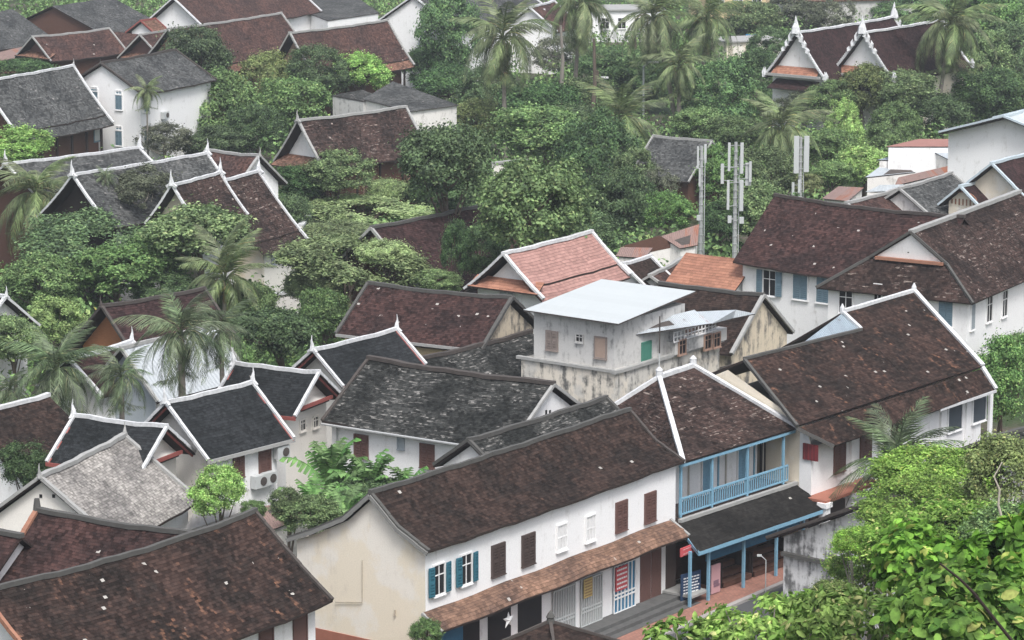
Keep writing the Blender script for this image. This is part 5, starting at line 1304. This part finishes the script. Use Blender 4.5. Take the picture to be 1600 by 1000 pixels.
# undergrowth filling the yards between houses
C = []; Nn = []; cnt = 0
def inside(x, y, mg=.6):
    for h in HOUSES:
        a, b, _ = h.inv((x, y, 0))
        if abs(a) < h.hl+mg and abs(b) < h.w+mg: return True
    return False
while cnt < 1500:
    y = rng.uniform(150, 395); x = rng.uniform(-.19, .19)*y
    if inside(x, y, .9): continue
    q_ = MAIN.inv((x, y, 0))
    if q_[1] < 3 and q_[0] > -25 and y < 175: continue
    cnt += 1; r = rng.uniform(.9, 2.6); n_ = 110
    q = rng.normal(size=(n_, 3)); q /= np.linalg.norm(q, axis=1, keepdims=True); q[:, 2] = abs(q[:, 2])
    C.append(np.array([x, y, rng.uniform(0, .8)])+q*r*rng.uniform(.6, 1.05, (n_, 1))); Nn.append(q+rng.normal(size=(n_, 3))*.4)
o = bpy.data.objects.new('undergrowth', leaves_mesh('undergrowth', np.vstack(C), np.vstack(Nn), .24, LG, 1.6, 4)); link(o); tag(o, 'bushes and weeds filling the yards between the houses', 'undergrowth', kind='stuff')

# ---- palms
def frond_mesh(droop, seed, nl=46, ll=.26, mat=LP, sparse=1.0, stiff=0.0, wl=.0085):
    r = random.Random(seed); V = []; Fc = []
    def pt(t):
        # unit frond leaving along +x and bending down
        a = droop*t; return Vector((t*cos(a*.75), 0, t*sin(-a*.75)+.28*t*(1-t)))
    N_ = 12; prev = None
    for i in range(N_+1):
        t = i/N_; p = pt(t); wv = .014*(1-t*.85)
        V += [(p.x, -wv, p.z), (p.x, wv, p.z), (p.x, 0, p.z+wv*1.4)]
        if i: b = len(V)-6; Fc += [(b, b+3, b+4, b+1), (b+1, b+4, b+5, b+2), (b+2, b+5, b+3, b)]
    for i in range(nl):
        t = .14+.86*(i/nl); p = pt(t); p2 = pt(min(1, t+.02)); d = (p2-p).normalized() if t < .98 else (p-pt(t-.02)).normalized()
        L = ll*(sin(pi*min(1, (t*.82+.16)))**.7)*r.uniform(.8, 1.12); up_ = Vector((0,1,0)).cross(d)*-1
        for sd in (-1, 1):
            if r.random() > sparse: continue
            sw = r.uniform(-.22, .22)
            dr = (Vector((0, sd, 0))*.72+d*(.62+sw)+Vector((0,0,-.16-.3*droop*(1-stiff)*r.uniform(.5,1.3)))).normalized()
            tip = p+dr*L+Vector((0,0,-L*(.38*(1-stiff)))); mid_ = p+dr*L*.5+Vector((0,0,.0)); w_ = d*wl
            b = len(V); V += [tuple(p-w_*.6), tuple(p+w_*.6), tuple(mid_+w_), tuple(mid_-w_), tuple(tip)]
            Fc += [(b, b+1, b+2, b+3), (b+3, b+2, b+4)]
    me = bpy.data.meshes.new('frond'); me.from_pydata([tuple(v) for v in V], [], Fc); me.update(); me.materials.append(mat); return me
FR_ = {k: [frond_mesh(d, i*7+j, mat=mt, ll=ll, sparse=sp_, nl=nl, wl=wl_) for i, d in enumerate((.7, 1.45, 2.2)) for j in range(2)] for k, mt, ll, sp_, nl, wl_ in
       (('coco', LP, .27, .9, 62, .0085), ('blue', LPB, .3, .86, 48, .0085))}
DRY = plain('dry_frond', (.22,.15,.07), .9, .3, 5); TRK = plain('palm_trunk', (.2,.18,.155), .9, .4, 2, ax=(1,1,4)); NUT = plain('coconut', (.12,.13,.04), .6, .3, 4)
def palm(label, px, py, rpx, bx, by, kind='coco', nf=24, upright=.0, thick=.17, nuts=True, Y=None, cat='palm tree', name='palm_tree', z0=None):
    if Y: b = Vector((PY(bx, by, Y).x, Y, 0)); b.z = hill(b.x, b.y)
    else: b = P(bx, by, 0)
    if not Y:
        q0 = PY(px, py, b.y); k = 0
        while k < 40 and blocked(px, py, PY(px, py, b.y-k*.7), .3): k += 1
        if k: b = Vector((PY(px, py, b.y-k*.7).x, b.y-k*.7, 0)); print('palm moved', px, py, k)
    c = PY(px, py, b.y); L = rpx/(F/b.y)*(1.42 if kind == 'coco' else 1.25)
    o = empty(name, b, 0, label, cat, 'coconut palms' if kind == 'coco' and nuts else None)
    top = c-b; m = MB(); pts = []; rad = []
    for i in range(9):
        t = i/8; pts.append((top.x*t**1.4, 0, top.z*t-.2*(i == 0))); rad.append(thick*(1.35-.6*t+.5*(i == 0)))
    m.tube(pts, rad, 8); m.build('trunk', TRK, o)
    rr = random.Random(int(px*7+py)); fm = FR_[kind]; nf += 6
    for k in range(nf):
        f = k/nf; el = R(80-115*f**.72+rr.uniform(-9, 9)+upright*18*(1-f)); az_ = k*2.399+rr.uniform(-.25, .25)
        me = fm[(0 if f < .3 else 2 if f < .75 else 4)+rr.randrange(2)]
        fo = bpy.data.objects.new('frond', me); fo.location = top; sc_ = L*rr.uniform(.85, 1.12)*(1-.12*f)
        fo.rotation_euler = (rr.uniform(-.3, .3), -el, az_); fo.scale = (sc_, sc_, sc_); link(fo, o)
    if nuts:
        m = MB()
        for k in range(9):
            a = k*.7; m.lathe((top.x+.3*cos(a), .3*sin(a), top.z-.45-.12*(k % 3)), [(.01,-.13),(.11,-.07),(.12,.05),(.01,.13)], 6)
        m.build('coconuts', NUT, o)
        for k in range(3):
            fo = bpy.data.objects.new('dry_frond', dryf[k % 2]); fo.location = top; fo.rotation_euler = (0, R(62+8*k), rr.uniform(0, 6.2)); fo.scale = (L*.7,)*3; link(fo, o)
    return o
dryf = [frond_mesh(.6, 90+i, nl=34, ll=.14, mat=DRY, sparse=.7) for i in range(2)]
palm('tallest coconut palm with long bare grey trunk, upper centre', 786, 62, 68, 789, 250)
palm('coconut palm cut by the top edge, dark crown, right of the tallest one', 907, 8, 62, 897, 185)
palm('coconut palm whose trunk leans to the right', 1020, 30, 62, 1056, 208)
palm('coconut palm right of the leaning one, heavy hanging fronds', 1105, 30, 56, 1095, 170)
palm('shorter coconut palm beside the leaning trunk', 1062, 105, 44, 1060, 215)
palm('pale coconut palm with upright young fronds, left of the isolated grey roof', 970, 192, 62, 975, 290, upright=1)
palm('big coconut palm with yellowing lower fronds, upper right', 1486, 42, 64, 1462, 215, nf=30)
palm('bushy low palm left of the right antenna mast', 1222, 205, 62, 1228, 310, upright=.6)
palm('coconut palm with drooping fronds over the grey roofs, left edge', 56, 305, 72, 58, 430, nf=22)
palm('coconut palm with arching fronds above the short white wall', 352, 440, 72, 352, 560, nf=22, upright=.9)
palm('bluish palm with thick short trunk before the white metal roof', 283, 525, 84, 285, 668, 'blue', 24, nuts=False, thick=.2, Y=139)
palm('large bluish palm left of the white metal roof', 88, 580, 84, 90, 760, 'blue', 26, nuts=False, upright=.3)
palm('bluish palm in front of the glassy gable', 190, 590, 58, 190, 715, 'blue', 20, nuts=False, Y=136, thick=.14)
palm('smaller bluish palm right of the bluish palm with thick trunk', 345, 520, 60, 350, 640, 'blue', 20, nuts=False, Y=145, thick=.14)
palm('palm with bright arching fronds before the big brown roof, right', 1402, 742, 108, 1406, 870, 'blue', 24, nuts=False, upright=1.3, thick=.15)
palm('slender palm in front of the white house with slate blue shutters', 229, 143, 26, 228, 245, 'coco', 14, nuts=False, thick=.07)
palm('small dark fan palm before the grey white edged roof', 164, 278, 24, 166, 350, 'blue', 16, nuts=False, thick=.09)
palm('spiky dark plant under the white capped wall', 482, 318, 34, 483, 352, 'blue', 22, nuts=False, upright=1, thick=.1)
palm('low palm clump below the drooping left coconut palm', 15, 610, 46, 18, 700, 'blue', 16, nuts=False, thick=.12)
for lab, px, pyt, pyb, dx in (('bare grey coconut trunk left of the dark crowned palm', 876, 40, 150, 0), ('bare coconut trunk right of the dark crowned palm', 924, 60, 200, 4), ('dark trunk at the foot of the coconut palms', 934, 110, 195, -1), ('bare trunk below the pair of coconut palms', 990, 60, 140, 2),
        ('grey trunk before the pale grey wall, left of three', 1303, -10, 50, 0), ('thick trunk before the pale grey wall', 1325, -15, 48, -5), ('thin trunk right behind the temple ridge', 1358, -10, 40, 0), ('trunk in the left edge of the pale grey wall', 1240, 0, 60, 2)):
    b = P(px, pyb, 0); t_p = PY(px+dx, pyt, b.y); o = empty('bare_tree', b, 0, lab, 'tree'); m = MB(); q = t_p-b; m.tube([(0,0,-.2),(q.x*.5+.2,0,q.z*.5),(q.x,0,q.z)], [.24,.17,.12], 7); m.build('trunk', BKG if 'grey' in lab else BK, o)

# ---- banana plants
def banana_leaf(seed):
    r = random.Random(seed); m = MB(); n = 12; P_ = []
    for i in range(n+1):
        t = i/n; P_.append(Vector((t*cos(t*.5), 0, -.3*t**3+.1*t)))
    def wd(t): return .14*min(1, t*5)*(1-max(0, t-.7)**1.6*5.5) if t < .99 else .02
    for i in range(n):
        t0, t1 = i/n, (i+1)/n
        for sd in (-1, 1):
            tear = r.uniform(0, .035); a = P_[i]; b = P_[i+1]; dz0 = r.uniform(.03, .1)
            q = [a, b, b+Vector((-tear, sd*wd(t1), -dz0)), a+Vector((tear, sd*wd(t0), -dz0))]
            m.poly(q if sd < 0 else q[::-1])
    for i in range(n): m.bar(P_[i], P_[i+1], .014*(1.2-i/n), .014)
    return m.mesh('banana_leaf', BAN)
BL_ = [banana_leaf(i) for i in range(4)]
for lab, px, py, rpx, zz, nn in (('tallest banana plant left of the group, against the white walls', 520, 735, 62, 0, 12), ('banana plant in the middle of the group behind the shophouse ridge', 580, 745, 52, 0, 11), ('banana plant at the right of the group, before the long mossy roofed house', 635, 750, 44, 0, 10), ('low banana plant at the left front of the group', 490, 775, 48, 0, 11), ('low banana plant beside the shophouse gable peak', 540, 790, 46, 0, 10)):
    cpt = P(px, py+22, 4.4); cpt.y += 0; o = empty('banana_plant', (cpt.x, cpt.y, 0), 0, lab, 'banana plant'); L = rpx/(F/cpt.y)*1.55
    m = MB(); m.tube([(0,0,0),(.05,0,4.2)], [.18,.1], 7); m.build('stem', plain('banana_stem', (.16,.2,.08), .7, .3, 3), o); rr = random.Random(px)
    for k in range(nn+7):
        lf = bpy.data.objects.new('leaf', BL_[k % 4]); lf.location = (0,0,4.1); s_ = L*rr.uniform(.85, 1.15); lf.scale = (s_, s_*1.25, s_)
        lf.rotation_euler = (rr.uniform(-.4,.4), -R(rr.uniform(30, 86)), k*2.399); link(lf, o)
# potted bush by the shop
tree(665, 986, 26, 20, 'mid', 'small leafy shrub at the cream wall corner under the iron bracket', zc=.9, name='shrub', cat='shrub')

# ---- near slope: shrubs and broad leaved trees close to the viewer
def big_leaf(w_=.62, fold=.16, lobes=True):
    V = []; Fc = []; n = 7
    for i in range(n+1):
        t = i/n; hw = w_*.5*(sin(pi*min(1,(t*.93+.05)))**.75)*(1.0 if not lobes or i % 2 else .88) if 0 < i < n else .01
        z = -.16*t*t; V += [(t-.02, -hw, z+fold*hw*1.6-.1*hw), (t, 0, z), (t-.02, hw, z+fold*hw*1.6-.1*hw)]
        if i: b = len(V)-6; Fc += [(b, b+1, b+4, b+3), (b+1, b+2, b+5, b+4)]
    return np.array(V, dtype=np.float32), Fc
def big_leaves(name, C, Nn, size, mat, seed, w_=.62):
    rng = np.random.default_rng(seed); LV, LFc = big_leaf(w_); n = len(C); Nn = Nn/np.linalg.norm(Nn, axis=1, keepdims=True)
    t = rng.normal(size=(n, 3)); t[:, 2] -= .35; t -= (t*Nn).sum(1, keepdims=True)*Nn; t /= np.linalg.norm(t, axis=1, keepdims=True); b = np.cross(Nn, t)
    s = size*rng.uniform(.55, 1.25, n)
    V = (LV[None, :, 0:1]*t[:, None]+LV[None, :, 1:2]*b[:, None]+LV[None, :, 2:3]*Nn[:, None])*s[:, None, None]+C[:, None]
    k = len(LV); q = np.array(LFc, dtype=np.int32); Fi = (q[None]+np.arange(n)[:, None, None]*k).reshape(-1)
    nf = n*len(LFc); me = bpy.data.meshes.new(name); me.vertices.add(n*k); me.loops.add(nf*4); me.polygons.add(nf)
    me.vertices.foreach_set('co', V.reshape(-1).astype(np.float32)); me.loops.foreach_set('vertex_index', Fi)
    me.polygons.foreach_set('loop_start', np.arange(0, nf*4, 4, dtype=np.int32)); me.polygons.foreach_set('loop_total', np.full(nf, 4, dtype=np.int32))
    me.update(calc_edges=True); me.materials.append(mat); return me
def near_tree(px, py, rx, ry, Y, mat, n, size, label, seed, w_=.6, ncl=40, name='broad_leaved_tree', cat='tree'):
    p = PY(px, py, Y); s = F/Y; a = rx/s; c = ry/s; gz = hill(p.x, p.y)
    C, Nn, cc, rr = crown_points(n, ncl, seed, 0, (.16,.3), up=.5)
    C = C*np.array([a, a, c]); o = empty(name, (p.x, p.y, gz), 0, label, cat)
    cr = bpy.data.objects.new('crown', big_leaves('crown', C, Nn, size, mat, seed, w_)); cr.location = (0,0,p.z-gz); link(cr, o)
    m = MB(); H = p.z-gz; m.tube([(0,0,-.3),(.1,0,H*.5),(0,0,H)], [.2,.14,.07], 7)
    for k in range(0, len(cc), 2):
        q = Vector(cc[k]); q = Vector((q.x*a*1.05, q.y*a*1.05, H+q.z*c*1.05)); m.tube([(0,0,H*.75), (q.x*.5,q.y*.5,(H*.78+q.z)/2+.1), q], [.06,.035,.012], 5)
    m.build('trunk', BKG, o); return o
# middle distance slope shrubs (pale green)
tree(1470, 745, 110, 66, 'fine', 'pale green fine leafed tree below the big brown roof, right', Y=108, bark=BKG)
tree(1565, 750, 76, 72, 'olive', 'pale olive tree with bare white twigs at the right edge', Y=102, bark=BKG)
tree(1440, 800, 95, 60, 'fine', 'pale green tree covering the whitewashed gable', Y=104, bark=BKG)
tree(1385, 880, 80, 66, 'near', 'fresh green tree right of the whitewashed gable foot', Y=98)
tree(1480, 830, 110, 66, 'near', 'broad fresh green tree in the lower right slope', Y=92)
tree(1575, 850, 80, 70, 'mid', 'darker green tree at the right edge of the slope', Y=88)
tree(1345, 845, 52, 42, 'fine', 'pale green tree leaning over the top of the whitewashed gable', Y=97, bark=BKG)
tree(1300, 935, 44, 36, 'near', 'small fresh green tree against the street gable wall', Y=96)
near_tree(1500, 975, 150, 90, 52, LT, 4200, .27, 'big leaved dark green tree filling the bottom right corner', 11)
near_tree(1580, 885, 90, 85, 56, LT, 2800, .27, 'big leaved tree at the right edge with yellow leaves', 12)
near_tree(1440, 880, 85, 56, 60, LT, 2200, .24, 'big leaved tree with several yellow leaves left of the corner tree', 13)
near_tree(1330, 975, 120, 62, 62, LN, 2600, .2, 'light green shrubby tree in the middle of the bottom right slope', 14, .42)
near_tree(1200, 985, 110, 46, 64, LN, 2600, .19, 'light green shrub tree over the pavement at the bottom edge', 15, .45)
near_tree(1090, 1005, 92, 38, 66, LN, 1800, .2, 'leftmost leafy shrub tree at the bottom edge, before the stone steps', 16, .5)
near_tree(1270, 955, 70, 32, 70, LN, 900, .2, 'light shrub at the foot of the street gable wall', 17, .4)
def twig(label, pts, Y, r0=.04, mat=None):
    q = [PY(x, y, Y) for x, y in pts]; b = Vector((q[0].x, Y, hill(q[0].x, Y))); o = empty('bare_branch', b, 0, label, 'branch'); m = MB()
    m.tube([(0,0,-.2)]+[p-b for p in q], [r0*1.3]+[r0*(1-.75*i/len(q)) for i in range(len(q))], 6); m.build('branch', mat or plain('twig_pale', (.42,.38,.32), .9, .2, 4), o)
twig('pale bare curved branch at the right edge above the slope trees', [(1577,842),(1567,815),(1560,790),(1562,765),(1553,745),(1566,722)], 84, .045)
twig('thin dark branch crossing the big leaves in the corner', [(1580,1000),(1520,925),(1500,905),(1468,880)], 48, .035, DKW())

# air: faint haze over the far rows
hz = MB(); hz.box((0, 300, 22), (900, 900, 46)); ho = hz.build('haze', DKW()); ho.data.materials.clear()
hm = bpy.data.materials.new('haze'); hm.use_nodes = True; t = hm.node_tree; t.nodes.clear(); ou = t.nodes.new('ShaderNodeOutputMaterial'); pvn = t.nodes.new('ShaderNodeVolumePrincipled')
pvn.inputs['Color'].default_value = (.8,.86,.92,1); pvn.inputs['Density'].default_value = .0003; pvn.inputs['Anisotropy'].default_value = .2
t.links.new(pvn.outputs[0], ou.inputs['Volume']); ho.data.materials.append(hm); tag(ho, kind='stuff')
USE_HAZE = True
if not USE_HAZE: bpy.data.objects.remove(ho)
